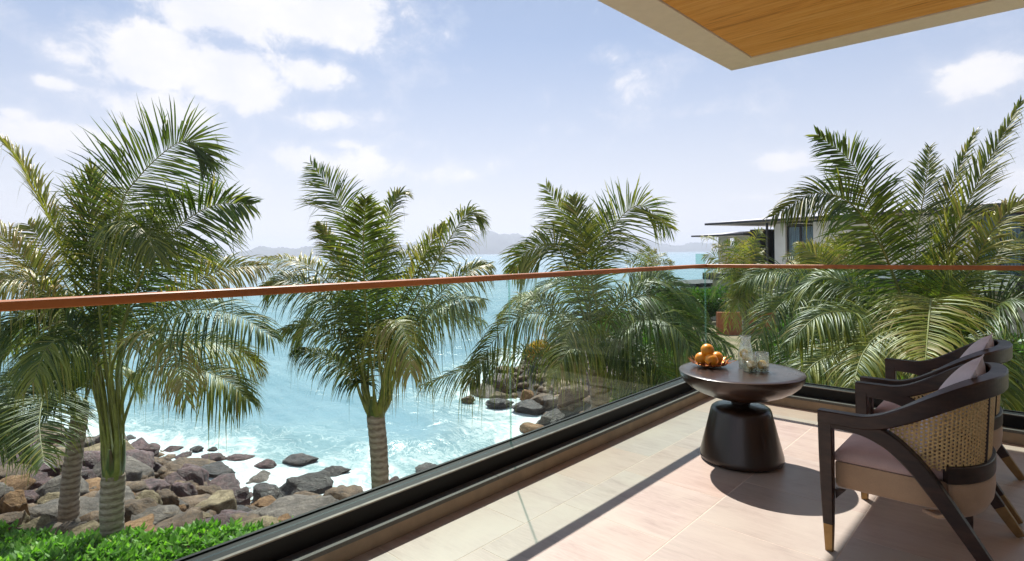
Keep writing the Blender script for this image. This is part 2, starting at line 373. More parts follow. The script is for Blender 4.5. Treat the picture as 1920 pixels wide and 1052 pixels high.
def pane_b(k, o):
    fr = k.n('ShaderNodeFresnel', i={'IOR': 1.5}).outputs[0]
    t = k.n('ShaderNodeBsdfTransparent', i={0: (.80, .92, .92, 1)}).outputs[0]; g = k.n('ShaderNodeBsdfGlossy', i={'Roughness': .03}).outputs[0]
    k.nt.links.new(k.n('ShaderNodeMixShader', i={0: fr, 1: t, 2: g}).outputs[0], o.inputs[0])
M_pane = material('window_glass', pane_b)
def mint_b(k, o):
    t = k.n('ShaderNodeBsdfTransparent', i={0: (.78, .92, .88, 1)}).outputs[0]; g = k.n('ShaderNodeBsdfPrincipled', i={'Base Color': (.45, .75, .68, 1), 'Roughness': .1}).outputs[0]
    k.nt.links.new(k.n('ShaderNodeMixShader', i={0: .15, 1: t, 2: g}).outputs[0], o.inputs[0])
M_mint = material('mint_glass', mint_b)
def clear_b(tint, gl=1., diff=0., dc=(.9, .9, .9)):
    def b(k, o):
        fr = k.n('ShaderNodeLayerWeight', i={'Blend': .28}).outputs['Facing']
        fr = k.m('MULTIPLY', k.m('POWER', fr, 2.2), gl, clamp=True); fr = k.m('ADD', fr, .05)
        t = k.n('ShaderNodeBsdfTransparent', i={0: c4(tint)}).outputs[0]; g = k.n('ShaderNodeBsdfGlossy', i={'Roughness': .03}).outputs[0]
        s = k.n('ShaderNodeMixShader', i={0: fr, 1: t, 2: g}).outputs[0]
        if diff: s = k.n('ShaderNodeMixShader', i={0: diff, 1: s, 2: k.n('ShaderNodeBsdfTranslucent', i={0: c4(dc)}).outputs[0]}).outputs[0]
        k.nt.links.new(s, o.inputs[0])
    return b
M_clear = material('clear_drinking_glass', clear_b((.93, .95, .95), 1.3, .05))
M_water = material('water_in_glass', clear_b((.93, .95, .90), .7, .16, (.95,.95,.88)))
M_ice = material('ice', clear_b((.95, .97, .97), .9, .5))
def lemon_b(k, o):
    c = obj(k); s = k.n('ShaderNodeSeparateXYZ', i={0: c}); ang = k.m('ARCTAN2', s.outputs[1], s.outputs[0])
    r = k.vm('LENGTH', c).outputs['Value']
    seg = k.mr(k.m('ABSOLUTE', k.m('SINE', k.m('MULTIPLY', ang, 4.5))), 0., .22, 1, 0)
    rim = k.mr(r, .0215, .024, 0, 1)
    col = k.mix(rim, k.mix(seg, (.80, .60, .16), (.88, .84, .62)), k.mix(k.mr(r, .0255, .0265), (.9, .87, .68), (.82, .55, .04)))
    d = k.n('ShaderNodeBsdfPrincipled', i={'Base Color': col, 'Roughness': .3}).outputs[0]; t = k.n('ShaderNodeBsdfTranslucent', i={0: col}).outputs[0]
    k.nt.links.new(k.n('ShaderNodeMixShader', i={0: .5, 1: d, 2: t}).outputs[0], o.inputs[0])
M_lemon = material('lemon_slice', lemon_b)
M_orange = material('orange_peel', lambda k, o: P(k, o, Base_Color=k.mix(k.mr(k.noise(obj(k), 25, 3, .6), .3, .7), (.85, .29, .02), (.95, .42, .035)), Roughness=.38, Normal=k.bump(k.noise(obj(k), 420, 2, .5), .25, .001), Subsurface_Weight=.15, Subsurface_Radius=(.01, .004, .001)))
M_copper = simple('copper_wire', (.62, .24, .075), .28, 1., .3, 60)

# ================================================================== the setting
SEA = -5.5
SHORE = np.array([(-70, 32), (-30, 25.5), (-21, 23.6), (-14.2, 21.2), (-9, 18.8), (-3.9, 16.1), (-1, 16.5), (.8, 19), (1.0, 22.4), (-.7, 25.6), (-2.0, 27.5), (-1.6, 31),
                  (0, 35), (2.5, 38.5), (7, 41), (13, 44), (22, 52), (70, 78), (160, 60), (160, -90), (-70, -90)], float)
def shore_sd(R, Dp):
    "signed distance to the shoreline, positive on land"
    A = SHORE; B = np.roll(SHORE, -1, 0); best = np.full(R.shape, 1e9); ins = np.zeros(R.shape, bool)
    for (ax, ay), (bx, by) in zip(A, B):
        dx, dy = bx-ax, by-ay; t = np.clip(((R-ax)*dx+(Dp-ay)*dy)/(dx*dx+dy*dy), 0, 1)
        best = np.minimum(best, np.hypot(R-ax-t*dx, Dp-ay-t*dy))
        c = (ay > Dp) != (by > Dp); xi = ax+(Dp-ay)/(dy if dy else 1e-9)*dx; ins ^= c & (R < xi)
    return np.where(ins, best, -best)
def sstep(x, a, b):
    t = np.clip((x-a)/(b-a), 0, 1); return t*t*(3-2*t)
def wob(x, y, s, k=0):
    return (np.sin(x*s+1.3+k)*np.cos(y*s*1.17+2.1*k)+.5*np.sin(x*s*2.3+y*s*1.9+k)+.25*np.sin(x*s*4.9-y*s*5.3))/1.75
def land_z(R, Dp):
    sd = shore_sd(R, Dp)
    near = SEA-.28-.34*sstep(R, -10.5, -7.5)*(1-sstep(sd, 4, 6.5))+2.85*sstep(sd, -.5, 9.5)                       # the bank under the balcony
    out = SEA-.45+2.5*sstep(sd, -.3, 5.0)+.35*sstep(sd, 4, 12)       # the point to the right
    z = np.where(Dp > 21, out, near); m = sstep(Dp, 17, 23); z = near*(1-m)+out*m
    z = np.where(sd < 0, SEA-.55+sd*.35, z)
    return np.maximum(z+.10*wob(R, Dp, .9), SEA-4), sd
def grid_mesh(name, rs, ds, zf, mat, attr):
    Rg, Dg = np.meshgrid(rs, ds); z, sd = zf(Rg, Dg)
    V = np.stack([CAMP[0]+0.7327*Rg-0.6805*Dg, CAMP[1]+0.6805*Rg+0.7327*Dg, z], -1).reshape(-1, 3)
    n, m = len(ds), len(rs); i = np.arange(n-1)[:, None]*m+np.arange(m-1)[None, :]
    F = np.stack([i, i+1, i+m+1, i+m], -1).reshape(-1, 4)
    return mesh(name, V, F, mat, smooth=True, attr=attr(sd).ravel())
rs = np.concatenate([np.linspace(-75, -28, 40), np.linspace(-27.5, 20, 160), np.linspace(21, 150, 60)])
ds = np.concatenate([np.linspace(-60, 3, 30), np.linspace(3.4, 50, 160), np.linspace(51, 80, 25)])
mk('terrain', grid_mesh('terrain', rs, ds, land_z, M_soil, lambda sd: sstep(sd, 5.0, 9.5)), kind='structure')
# the sea: one sheet, fine near the shore, out to the horizon
ang = np.concatenate([np.linspace(-PI, -.95, 60)[:-1], np.linspace(-.95, .75, 620), np.linspace(.75, PI, 60)[1:]])
rad = np.concatenate([np.linspace(6, 12, 12)[:-1], 12*np.exp(np.linspace(0, math.log(9000/12), 420))])
Ag, Rad = np.meshgrid(ang, rad); Rg = Rad*np.sin(Ag); Dg = Rad*np.cos(Ag)
sd = shore_sd(Rg, Dg)
sw = sstep(-sd, -1, 6)*(1-sstep(Rad, 60, 260))
wz = SEA+sw*(.10*np.sin(-sd*.75+.35*wob(Rg, Dg, .12)*8)+.07*wob(Rg, Dg, 1.1, 1)+.05*wob(Rg, Dg, 2.7, 2))
wz += .13*np.exp(-((-sd-3.2-.9*wob(Rg, Dg, .35, 3))/.55)**2)*(Rad < 60)
V = np.stack([CAMP[0]+0.7327*Rg-0.6805*Dg, CAMP[1]+0.6805*Rg+0.7327*Dg, wz], -1).reshape(-1, 3)
n, m = Ag.shape; i = np.arange(n-1)[:, None]*m+np.arange(m-1)[None, :]
F = np.stack([i, i+1, i+m+1, i+m], -1).reshape(-1, 4)
foam_a = np.clip(1-(-sd+.5*wob(Rg, Dg, .5, 4)+1.2*wob(Rg, Dg, .17, 5))/6.2, 0, 1)**1.3*sstep(Rad, 4, 9)
foam_a = np.where(sd > 0, 1, foam_a)
foam_a = np.clip(foam_a+.14*np.exp(-((-sd-9.5-1.8*wob(Rg, Dg, .21, 6))/1.1)**2)*(Rad < 60), 0, 1)*np.clip(1-(Rad-50)/40, 0, 1)
mk('sea', mesh('sea', V, F, M_sea, smooth=True, attr=foam_a.ravel()), kind='structure')
# islands far out, seen through the haze: profile (pixel x, height in pixels above the horizon)
def island(prof, dist, deep, seed):
    xs = np.array([q[0] for q in prof], float); hs = np.array([q[1] for q in prof], float)
    px = np.linspace(xs[0], xs[-1], 90); h = np.interp(px, xs, hs); h = np.convolve(np.pad(h, 3, 'edge'), np.ones(7)/7, 'valid')
    h *= np.sin(np.clip((px-xs[0])/(xs[-1]-xs[0]), 0, 1)*PI)**.18
    J = 15; V = []
    for j in range(J):
        v = j/(J-1)*2-1; prof_ = max(0., 1-abs(v)**1.6)
        for i, x in enumerate(px):
            dd = dist+v*deep; rr = (x-960)/FPX*dd
            z = SEA-4+(h[i]*dist/FPX+4)*prof_*(1+.16*math.sin(i*.55+j*1.3+seed)*prof_+.10*math.sin(i*1.7+j*2.9))
            V.append(rd(rr, dd, z))
    n = len(px); i = np.arange(J-1)[:, None]*n+np.arange(n-1)[None, :]
    F = np.stack([i, i+1, i+n+1, i+n], -1).reshape(-1, 4)
    mk('island_hills', mesh('island_hills', V, F, M_isle, smooth=True), kind='structure')
island([(415, 0), (440, 7), (468, 15), (495, 20), (510, 17), (545, 14), (590, 17), (640, 22), (680, 12), (720, 5), (760, 0)], 5200, 420, 1)
island([(700, 0), (740, 18), (790, 27), (840, 20), (870, 28), (900, 35), (930, 38), (965, 33), (1000, 24), (1050, 28), (1090, 22), (1130, 8), (1165, 0)], 5800, 520, 2)
island([(1100, 0), (1150, 10), (1180, 18), (1215, 22), (1240, 14), (1270, 10), (1300, 16), (1340, 14), (1400, 6), (1460, 0)], 6800, 500, 3)
def haze_b(k, o):
    v = k.n('ShaderNodeVolumePrincipled', i={'Color': (.76, .84, 1, 1), 'Density': .00019, 'Anisotropy': .35})
    k.nt.links.new(v.outputs[0], o.inputs[1])
M_haze = material('haze_air', haze_b)
hz = box('haze', (-9600, -9600, -12), (9600, 9600, 240), M_haze, kind='stuff')

# ------------------------------------------------------------------ balcony
# camera-side building: slab, floor tiles, kerbs, track, glass, handrail, roof
XE, YE = 4.3, -7.6
box('balcony_slab', (-.12, YE, -.45), (XE, .12, -.014), M_plaster, kind='structure')
fl = box('balcony_floor', (.12, YE, -.012), (XE, -.12, .0027), M_grout, kind='structure')
TW = .5535
tm = {}
for ci in range(-2, 6):
    x0 = .9955+ci*TW; x1 = x0+TW
    x0c, x1c = max(x0, .121), min(x1, XE-.001)
    if x1c-x0c < .02: continue
    for ri in range(-2, 13):
        y1 = -1.782+.0+TW-ri*TW+(.277 if ci % 2 else 0); y0 = y1-TW
        y0c, y1c = max(y0, YE+.001), min(y1, -.121)
        if y1c-y0c < .02: continue
        g = .0017; key = (round(x1c-x0c, 3), round(y1c-y0c, 3))
        if key not in tm:
            w_, d_ = key[0]/2-g, key[1]/2-g; e = .0012
            v = [(-w_, -d_, -.008), (w_, -d_, -.008), (w_, d_, -.008), (-w_, d_, -.008), (-w_, -d_, -e), (w_, -d_, -e), (w_, d_, -e), (-w_, d_, -e),
                 (-w_+e, -d_+e, 0), (w_-e, -d_+e, 0), (w_-e, d_-e, 0), (-w_+e, d_-e, 0)]
            f = [(8, 9, 10, 11)]+[(a, (a+1) % 4, (a+1) % 4+4, a+4) for a in range(4)]+[(a+4, (a+1) % 4+4, (a+1) % 4+8, a+8) for a in range(4)]
            tm[key] = mesh('tile', v, f, M_tile)
        o = mk('tile', tm[key], fl); o.location = ((x0c+x1c)/2, (y0c+y1c)/2, .0035)
# kerbs with separate coping stones
def kerb(label, horizontal, grp):
    L = -YE if not horizontal else XE
    r_ = root('kerb', (0, 0, 0), label, 'kerb', grp)
    if not horizontal: box('upstand', (.068, YE, .004), (.121, -.122, .072), M_kerb, r_)
    else: box('upstand', (.123, -.119, .004), (XE, -.068, .072), M_kerb, r_)
    joints = [-.133, -1.42, -2.74, -4.05, -5.35, YE] if not horizontal else [.133, .93, 1.61, 2.6, 3.5, XE]
    for a, b in zip(joints[:-1], joints[1:]):
        s = math.copysign(.0012, b-a)
        if not horizontal: box('coping_stone', (.068, b-s, .0735), (.132, a+s, .092), M_coping, r_, .0015)
        else: box('coping_stone', (a+s, -.132, .0735), (b-s, -.068, .092), M_coping, r_, .0015)
    return r_
kerb('long low stone kerb with grey coping along the sea side of the balcony', False, None)
kerb('short low stone kerb with grey coping behind the table and chairs', True, None)
box('coping_stone_corner', (.0675, -.1325, .0737), (.1325, -.0675, .0925), M_coping, bpy.data.objects['kerb'], .0015).name = 'corner_stone'
box('corner_block', (.0685, -.1212, .0042), (.1222, -.0685, .0722), M_kerb, bpy.data.objects['kerb'])
def rail(name_label, side):
    g = root('glass_balustrade', (0, 0, 0), name_label, 'balustrade')
    if side == 'sea':
        b = lambda n, lo, hi, m, p, bv=0: box(n, lo, hi, m, p, bv)
        ends = [0.0, -2.505, -5.0, YE]; end0 = .046
    else:
        def b(n, lo, hi, m, p, bv=0):      # mirror across the diagonal
            (x0, y0, z0), (x1, y1, z1) = lo, hi
            return box(n, (-y1, -x1, z0), (-y0, -x0, z1), m, p, bv)
        ends = [0.0, -2.9, -XE]; end0 = .046
    L = ends[-1]
    base = b('base_channel', (-.052, L, -.02), (.066, -.067 if side == 'sea' else -.067, .166), M_black, g, .002)
    b('inner_lip', (.050, L, .1665), (.0665, -.068, .172), simple('bronze_lip', (.20, .175, .15), .35, .8, .1) if 'bronze_lip' not in bpy.data.materials else bpy.data.materials['bronze_lip'], g)
    b('outer_lip', (-.051, L, .1665), (-.036, -.068, .173), M_black, g)
    if side == 'sea': b('corner_base', (-.052, -.066, -.02), (.052, .052, .1655), M_black, g)
    for a, c in zip(ends[:-1], ends[1:]):
        p = b('glass_panel', (-.006, c+.004, .1668), (.006, a-.004 if a else (-.007 if side == 'sea' else -.0075), 1.072), M_glass, g)
        b('glass_edge', (-.0062, c+.0005, .1672), (.0062, c+.0038, 1.0715), M_gedge, p)
    if side == 'sea': b('glass_edge', (-.0065, -.0068, .1672), (.0065, .0062, 1.0715), M_gedge, g)
    # handrail: rounded wooden cap
    if side == 'sea':
        C = np.array([(0, L, 1.086), (0, -2, 1.086), (0, .0245, 1.086)])
    else:
        C = np.array([(.0252, 0, 1.086), (2, 0, 1.086), (-L, 0, 1.086)])
    v, f = sweep(C, .050, .030, (0, 0, 1), 4, chamfer=.2)
    mk('handrail', mesh('handrail', v, f, M_rail), g)
    return g
rail('long glass balustrade with reddish wood handrail facing the sea', 'sea')
rail('short glass balustrade with reddish wood handrail behind the chairs', 'side')
# roof slab with cream border and oak boards
ZR = 3.10
c0 = onz(1371.5, 132.5, ZR); a1 = onz(1119, 0, ZR); b1 = onz(1920, 14.5, ZR)
da = (a1-c0)/np.linalg.norm(a1-c0); db = (b1-c0)/np.linalg.norm(b1-c0)
wc = onz(1408.4, 109, ZR); wa = onz(1232, 0, ZR); wb = onz(1869, 0, ZR)
dwa = (wa-wc)/np.linalg.norm(wa-wc); dwb = (wb-wc)/np.linalg.norm(wb-wc)
LA, LB = 9.2, 5.0
def q2(p): return (p[0], p[1])
roof = root('roof_overhang', (0, 0, 0), 'cream roof overhang with oak board soffit above the balcony', 'roof')
o1, o2, o3, o4 = c0, c0+da*LA, c0+da*LA+db*LB, c0+db*LB
i1, i2, i3, i4 = wc, wc+dwa*(LA-.3), wc+dwa*(LA-.3)+dwb*(LB-.3), wc+dwb*(LB-.3)
for nme, poly in (('border', [o1, o2, i2, i1]), ('border', [o4, o1, i1, i4])):
    prism(nme, [q2(q) for q in poly], ZR, ZR+.035, M_plaster, roof)
prism('slab', [q2(q) for q in (o1, o2, o3, o4)], ZR+.0355, ZR+.33, M_plaster, roof)
# shadow gap and boards
g1 = wc+dwa*.0+(dwa+dwb)*.010
nb = 22; bw = .165
for j in range(nb):
    off0 = j*bw+.011; off1 = (j+1)*bw+.011-.0012
    p0 = wc+dwa*off0+dwb*.011; p1 = wc+dwa*off1+dwb*.011
    prism('soffit_board', [q2(p0), q2(p1), q2(p1+dwb*(LB-.35)), q2(p0+dwb*(LB-.35))], ZR+.010, ZR+.034, M_soffit, roof)
prism('gap_shade_sheet', [q2(i1), q2(i2), q2(i3), q2(i4)], ZR+.0342, ZR+.0352, M_dark, roof)  # dark sheet above the boards, painting the shade inside the gap
box('unseen_building_wall', (XE+.002, YE, -.45), (XE+.25, 1.2, ZR-.002), M_white, kind='structure')  # unseen house wall, added for plausibility and the light it bounces
box('lower_wall', (.3, -7.0, -4.5), (XE, -.6, -.452), M_white, kind='structure')

# ------------------------------------------------------------------ the villa to the right
VO = at(1405, 472, 35.6); VA = math.radians(-17.95)
vil = root('villa', (VO[0], VO[1], 0), 'white flat-roofed villa with curtained windows beyond the palms', 'house', rz=VA)
def vb(n, a0, a1, b0, b1, z0, z1, m, parent=None, **kw): return box(n, (a0, b0, z0), (a1, b1, z1), m, parent or vil, **kw)
vb('wall', 1.78, 2.50, .0, 6, -.30, 2.78, M_white)
vb('wall', 4.22, 11.75, .0, 6, -.30, 2.78, M_white)
vb('wall', 2.501, 4.219, .25, .4, -.30, .02, M_white)
vb('back_wall', 1.79, 16.5, 3.0, 3.2, -.29, 2.77, M_beige)
vb('wing_wall', -3.45, -2.62, 1.2, 1.4, -.3, 2.16, M_beige); vb('wing_wall', -2.12, -.02, 1.2, 1.4, -.3, 2.16, M_beige)
vb('wing_wall', -2.619, -2.121, 1.21, 1.39, -.3, 1.50, M_beige); vb('wing_wall', -2.619, -2.121, 1.21, 1.39, 2.06, 2.155, M_beige)
vb('pilaster', -.01, .72, .10, 1.6, -.3, 2.52, M_darkwall); vb('recess_wall', .721, 1.779, 1.5, 1.6, -.3, 2.6, M_darkwall)
vb('post', 1.60, 1.70, -.55, -.45, -4.2, 2.94, M_darkwall)
vb('floor_slab', -3.5, 18, -.3, 6, -.62, -.302, M_white); vb('slab_edge', -3.4, 18, -.42, -.302, -.70, -.25, M_darkwall)
# windows with mullions, panes and curtains
def win(a0, a1, z0, z1, b, nm, depth=.22):
    f = root_part = mk('window', mesh('window', *join_boxes([(a0, a0+.06, b, b+.08, z0, z1), (a1-.06, a1, b, b+.08, z0, z1), (a0+.06, a1-.06, b, b+.08, z1-.07, z1), (a0+.06, a1-.06, b, b+.08, z0, z0+.05)]
        +[(a0+(a1-a0)*(k+1)/nm-.05, a0+(a1-a0)*(k+1)/nm+.05, b+.001, b+.081, z0+.05, z1-.07) for k in range(nm-1)]), M_darkwall), vil)
    for k in range(nm):
        p0 = a0+.06+(a1-a0-.12)*k/nm+.04; p1 = a0+.06+(a1-a0-.12)*(k+1)/nm-.04
        vb('pane', p0, p1, b+.03, b+.04, z0+.052, z1-.072, M_pane, f)
    n = int((a1-a0)/.05); xs = np.linspace(a0+.05, a1-.05, n); ys = b+depth+.035*np.sin(np.arange(n)*1.9)+.01*np.sin(np.arange(n)*.7)
    V = [(x, y, z0+.03) for x, y in zip(xs, ys)]+[(x, y, z1-.02) for x, y in zip(xs, ys)]
    o = mk('curtain', mesh('curtain', V, [(i, i+1, n+i+1, n+i) for i in range(n-1)], M_curtain, smooth=True), f)
    o.modifiers.new('thick', 'SOLIDIFY').thickness = .01
def join_boxes(bs):
    V = []; F = []
    for (a0, a1, b0, b1, z0, z1) in bs:
        o = len(V); V += [(a0, b0, z0), (a1, b0, z0), (a1, b1, z0), (a0, b1, z0), (a0, b0, z1), (a1, b0, z1), (a1, b1, z1), (a0, b1, z1)]
        F += [tuple(o+i for i in q) for q in ((0, 3, 2, 1), (4, 5, 6, 7), (0, 1, 5, 4), (1, 2, 6, 5), (2, 3, 7, 6), (3, 0, 4, 7))]
    return V, F
win(.80, 1.60, -.25, 2.42, 1.1, 1); win(2.52, 4.20, .03, 2.62, .12, 2)
win(11.80, 13.45, .0, 2.70, .12, 2); win(13.5, 16.4, -.2, 2.7, .12, 3)
vb('lintel', 2.501, 16.5, -.02, .5, 2.625 if False else 2.785, 2.86, M_darkwall)
def roof_sheet(name, a0, a1, b0, b1, z, rise, th=.13):
    v = [(a0, b0, z), (a1, b0, z), (a1, b1, z), (a0, b1, z), (a0, b0, z+th), (a1, b0, z+th), (a1, b1, z+th), (a0, b1, z+th)]
    f = [(0, 3, 2, 1), (0, 1, 5, 4), (1, 2, 6, 5), (2, 3, 7, 6), (3, 0, 4, 7)]
    o = mk(name, mesh(name, v, f, [M_darkwall, M_beige], [1, 0, 0, 0, 0]), vil)
    i = .12; mid = (b0+b1)/2; aa = a0+(b1-b0)*.45
    v = [(a0+i, b0+i, z+th), (a1-i, b0+i, z+th), (a1-i, b1-i, z+th), (a0+i, b1-i, z+th), (aa, mid, z+th+rise), (a1-i, mid, z+th+rise), (a0, b0, z+th), (a1, b0, z+th), (a1, b1, z+th), (a0, b1, z+th)]
    f = [(0, 1, 5, 4), (3, 0, 4), (2, 3, 4, 5), (1, 2, 5), (6, 7, 1, 0), (7, 8, 2, 1), (8, 9, 3, 2), (9, 6, 0, 3)]
    mk('roof_top', mesh('roof_top', v, f, M_roofm), o)
roof_sheet('roof', -2.2, 10.4, -1.5, 6.6, 2.87, .42); roof_sheet('low_roof', -4.3, -.02, -.5, 3.6, 2.18, .20, .10)
roof_sheet('roof', 10.45, 19.0, -1.2, 7.0, 2.90, .40, .16)
# terraces
for (a0, a1, b) in ((-4.3, -3.45, -.1),):
    vb('glass_guard', a0, a1, b, b+.02, .32, 1.02, M_mint)
vb('terrace_planter', -4.35, -2.7, -.25, .35, .0, .27, M_darkwall)
vb('side_wall', 12.0, 13.6, -1.3, -1.1, -.60, .10, M_white)
vb('lower_wall', -3.2, 17, .3, .5, -3.6, -.701, M_beige)
vb('lower_terrace', -7.5, -3.35, -1.2, 4.5, -1.22, -.98, M_darkwall); vb('lower_terrace_wall', -5.5, -3.9, -1.0, -.8, -2.7, -1.55, M_beige); vb('lower_terrace_wall', -7.4, -3.4, 1.6, 1.8, -3.8, -1.221, M_beige)
p0_ = rd(10.7, 29.6); p1_ = rd(13.6, 29.2); p2_ = rd(13.6, 29.45); p3_ = rd(10.7, 29.85)
tw = prism('garden_wall', [(q[0], q[1]) for q in (p0_, p1_, p2_, p3_)], -3.6, -2.0, M_terra)
tag(tw, 'low terracotta garden wall under the small palm in front of the villa', 'wall')

# ================================================================== palms
def tube(C, rad, k=8):
    return sweep(C, np.asarray(rad)*2, np.asarray(rad)*2, (0.02, 0.05, 1) if abs(C[-1][2]-C[0][2]) < 1e-3 else (.3, 1, .05), k)
def frond_mesh(pts, leaf=.7, n=116, face=.5, roll=0., droop=.5, spread=1., tone=.35, seed=0, width=.021, seg=4, start=.16, ragged=.12, stem=.024):
    """pts: rachis control points. face: 1 = the blade lies across the line of sight, 0 = it lies level.
    spread scales the leaflet angle, droop bends leaflets under their weight."""
    rg = np.random.default_rng(seed); C = crv(pts, 48); T = np.gradient(C, axis=0); seglen = np.linalg.norm(T, axis=1); T /= seglen[:, None]
    L = seglen.sum(); mid = C[24]; view = mid-CAMP; view /= np.linalg.norm(view)
    up = np.array([0, 0, 1.])
    n0 = -view*face+up*(1-face)
    N = n0[None]-T*(T@n0)[:, None]; N /= np.linalg.norm(N, axis=1)[:, None]+1e-9
    for a in range(1, 48):
        if N[a]@N[a-1] < 0: N[a] *= -1
    Sd = np.cross(T, N)
    ca, sa = math.cos(roll), math.sin(roll); N, Sd = N*ca+Sd*sa, Sd*ca-N*sa
    tt = np.concatenate([np.linspace(start, .995, n)]*2); sg = np.concatenate([np.ones(n), -np.ones(n)])
    tt = np.clip(tt+rg.normal(0, .25/n, 2*n), start*.9, 1); keep = rg.random(2*n) > ragged*.35
    tt, sg = tt[keep], sg[keep]; m = len(tt)
    idx = tt*47; i0 = np.minimum(idx.astype(int), 46); fr = (idx-i0)[:, None]
    lerp = lambda Q: Q[i0]*(1-fr)+Q[i0+1]*fr
    c, t_, n_, s_ = lerp(C), lerp(T), lerp(N), lerp(Sd)
    u = (tt-start)/(1-start)
    ang = (math.radians(62)*(1-u)**.8+math.radians(24)*u+math.radians(6))*spread+rg.normal(0, .06, m)
    ln = leaf*(.50+.75*np.sin(np.clip(u*.95+.10, 0, 1)*PI)**.8)*(1-.36*u**3)*rg.uniform(.88, 1.05, m)
    ln = np.where(rg.random(m) < ragged*.4, ln*rg.uniform(.35, .75, m), ln)
    lift = .34*(1-u)+rg.normal(.08, .08, m)
    d = t_*np.cos(ang)[:, None]+s_*(np.sin(ang)*sg)[:, None]+n_*lift[:, None]; d /= np.linalg.norm(d, axis=1)[:, None]
    us = np.linspace(0, 1, seg+1); dr = droop*rg.uniform(.6, 1.4, m)
    br = np.where(rg.random(m) < ragged, rg.uniform(.8, 2.0, m), 0)
    g = np.zeros((m, seg+1, 3)); bend = dr[:, None]*us[None]**2*.75+br[:, None]*np.clip(us[None]-.5, 0, 1)**1.3
    g[..., 2] = -bend
    side = rg.normal(0, .055, (m, 1, 3))*us[None, :, None]**2
    Pm = c[:, None]+ln[:, None, None]*(d[:, None]*us[None, :, None]*(1-.22*bend[..., None])+g+side)
    wv = t_-d*np.sum(t_*d, 1)[:, None]; wv /= np.linalg.norm(wv, axis=1)[:, None]+1e-9
    nv = np.cross(wv, d)
    wp = np.interp(us, [0, .12, .4, .75, 1], [.45, .95, 1., .62, .04])*width
    hw = (wp[None]*rg.uniform(.75, 1.15, m)[:, None])*.5
    A = Pm+wv[:, None]*hw[..., None]; B = Pm-wv[:, None]*hw[..., None]; Cc = Pm-nv[:, None]*hw[..., None]*.55
    Vv = np.stack([A, Cc, B], 2)                        # m, seg+1, 3, xyz
    base = (np.arange(m)*(seg+1)*3)[:, None]+np.arange(seg)[None]*3
    q1 = np.stack([base, base+1, base+4, base+3], -1); q2_ = np.stack([base+1, base+2, base+5, base+4], -1)
    F = np.concatenate([q1.reshape(-1, 4), q2_.reshape(-1, 4)])
    tint = np.clip(tone+rg.normal(0, .16, m)[:, None]+.16*us[None]**2+.10*u[:, None]+np.where(rg.random(m) < .05, .3, 0)[:, None], 0, 1)
    tint = np.repeat(tint[..., None], 3, 2).reshape(-1)
    rad = np.interp(np.linspace(0, 1, 48), [0, .05, .14, .26, .55, 1], [3.2, 3.0, 1.5, .9, .45, .10])*stem
    k = 6; upv = np.array([.13, .21, 1.]); Ts = np.cross(T, upv); Ts /= np.linalg.norm(Ts, axis=1)[:, None]; Us = np.cross(Ts, T)
    an = np.arange(k)*2*PI/k
    RV = C[:, None]+rad[:, None, None]*(Ts[:, None]*np.cos(an)[None, :, None]*1.2+Us[:, None]*np.sin(an)[None, :, None]*.8)
    o = len(Vv.reshape(-1, 3)); ii = np.arange(47)[:, None]*k+np.arange(k)[None]; jj = np.arange(47)[:, None]*k+((np.arange(k)+1) % k)[None]
    RF = np.stack([ii, jj, jj+k, ii+k], -1).reshape(-1, 4)+o
    V = np.concatenate([Vv.reshape(-1, 3), RV.reshape(-1, 3)]); FF = np.concatenate([F, RF])
    mi = np.concatenate([np.zeros(len(F)), np.ones(len(RF))])
    return V, FF, mi, np.concatenate([tint, np.full(len(RV.reshape(-1, 3)), .5)])
def add_frond(par, V, F, mi, tint):
    o = mk('frond', mesh('frond', V-np.array(par.location), F, [M_leaf, M_rachis], mi, True, tint), par); return o
def trunk(par, pts, r0, r1, flare=1.25, rings=46):
    C = crv(pts, rings*3); m = len(C); t = np.linspace(0, 1, m)
    r = r0+(r1-r0)*t+(flare-1)*r0*np.exp(-t*9)
    r = r*(1+.035*np.abs(np.sin(t*rings*PI))**.5+.02*np.sin(t*47+np.sin(t*9)*3))
    v, f = sweep(C, r*2, r*2, (.3, 1, .05), 18); rg = np.random.default_rng(int(r0*1e4))
    v = v+rg.normal(0, .0035, v.shape)
    mk('trunk', mesh('trunk', v-np.array(par.location), f, M_trunk, smooth=True), par)
def sheaths(par, top, h, r, n, seed, lean=None):
    rg = np.random.default_rng(seed)
    for i in range(n):
        a = i*2.399+seed; dx, dy = math.cos(a), math.sin(a); hh = h*rg.uniform(.65, 1.1)
        p0 = top+np.array([dx*r*.55, dy*r*.55, -.10]); p1 = top+np.array([dx*r*1.0, dy*r*1.0, hh*.35]); p2 = top+np.array([dx*r*1.15, dy*r*1.15, hh])
        C = crv([p0, p1, p2], 9); v, f = sweep(C, [r*1.1, r*1.5, r*1.5, r*1.3, r*1.05, r*.85, r*.65, r*.5, r*.34], np.linspace(r*.55, r*.22, 9), (dx, dy, .1), 8)
        mk('sheath', mesh('sheath', v-np.array(par.location), f, M_sheath, smooth=True), par)
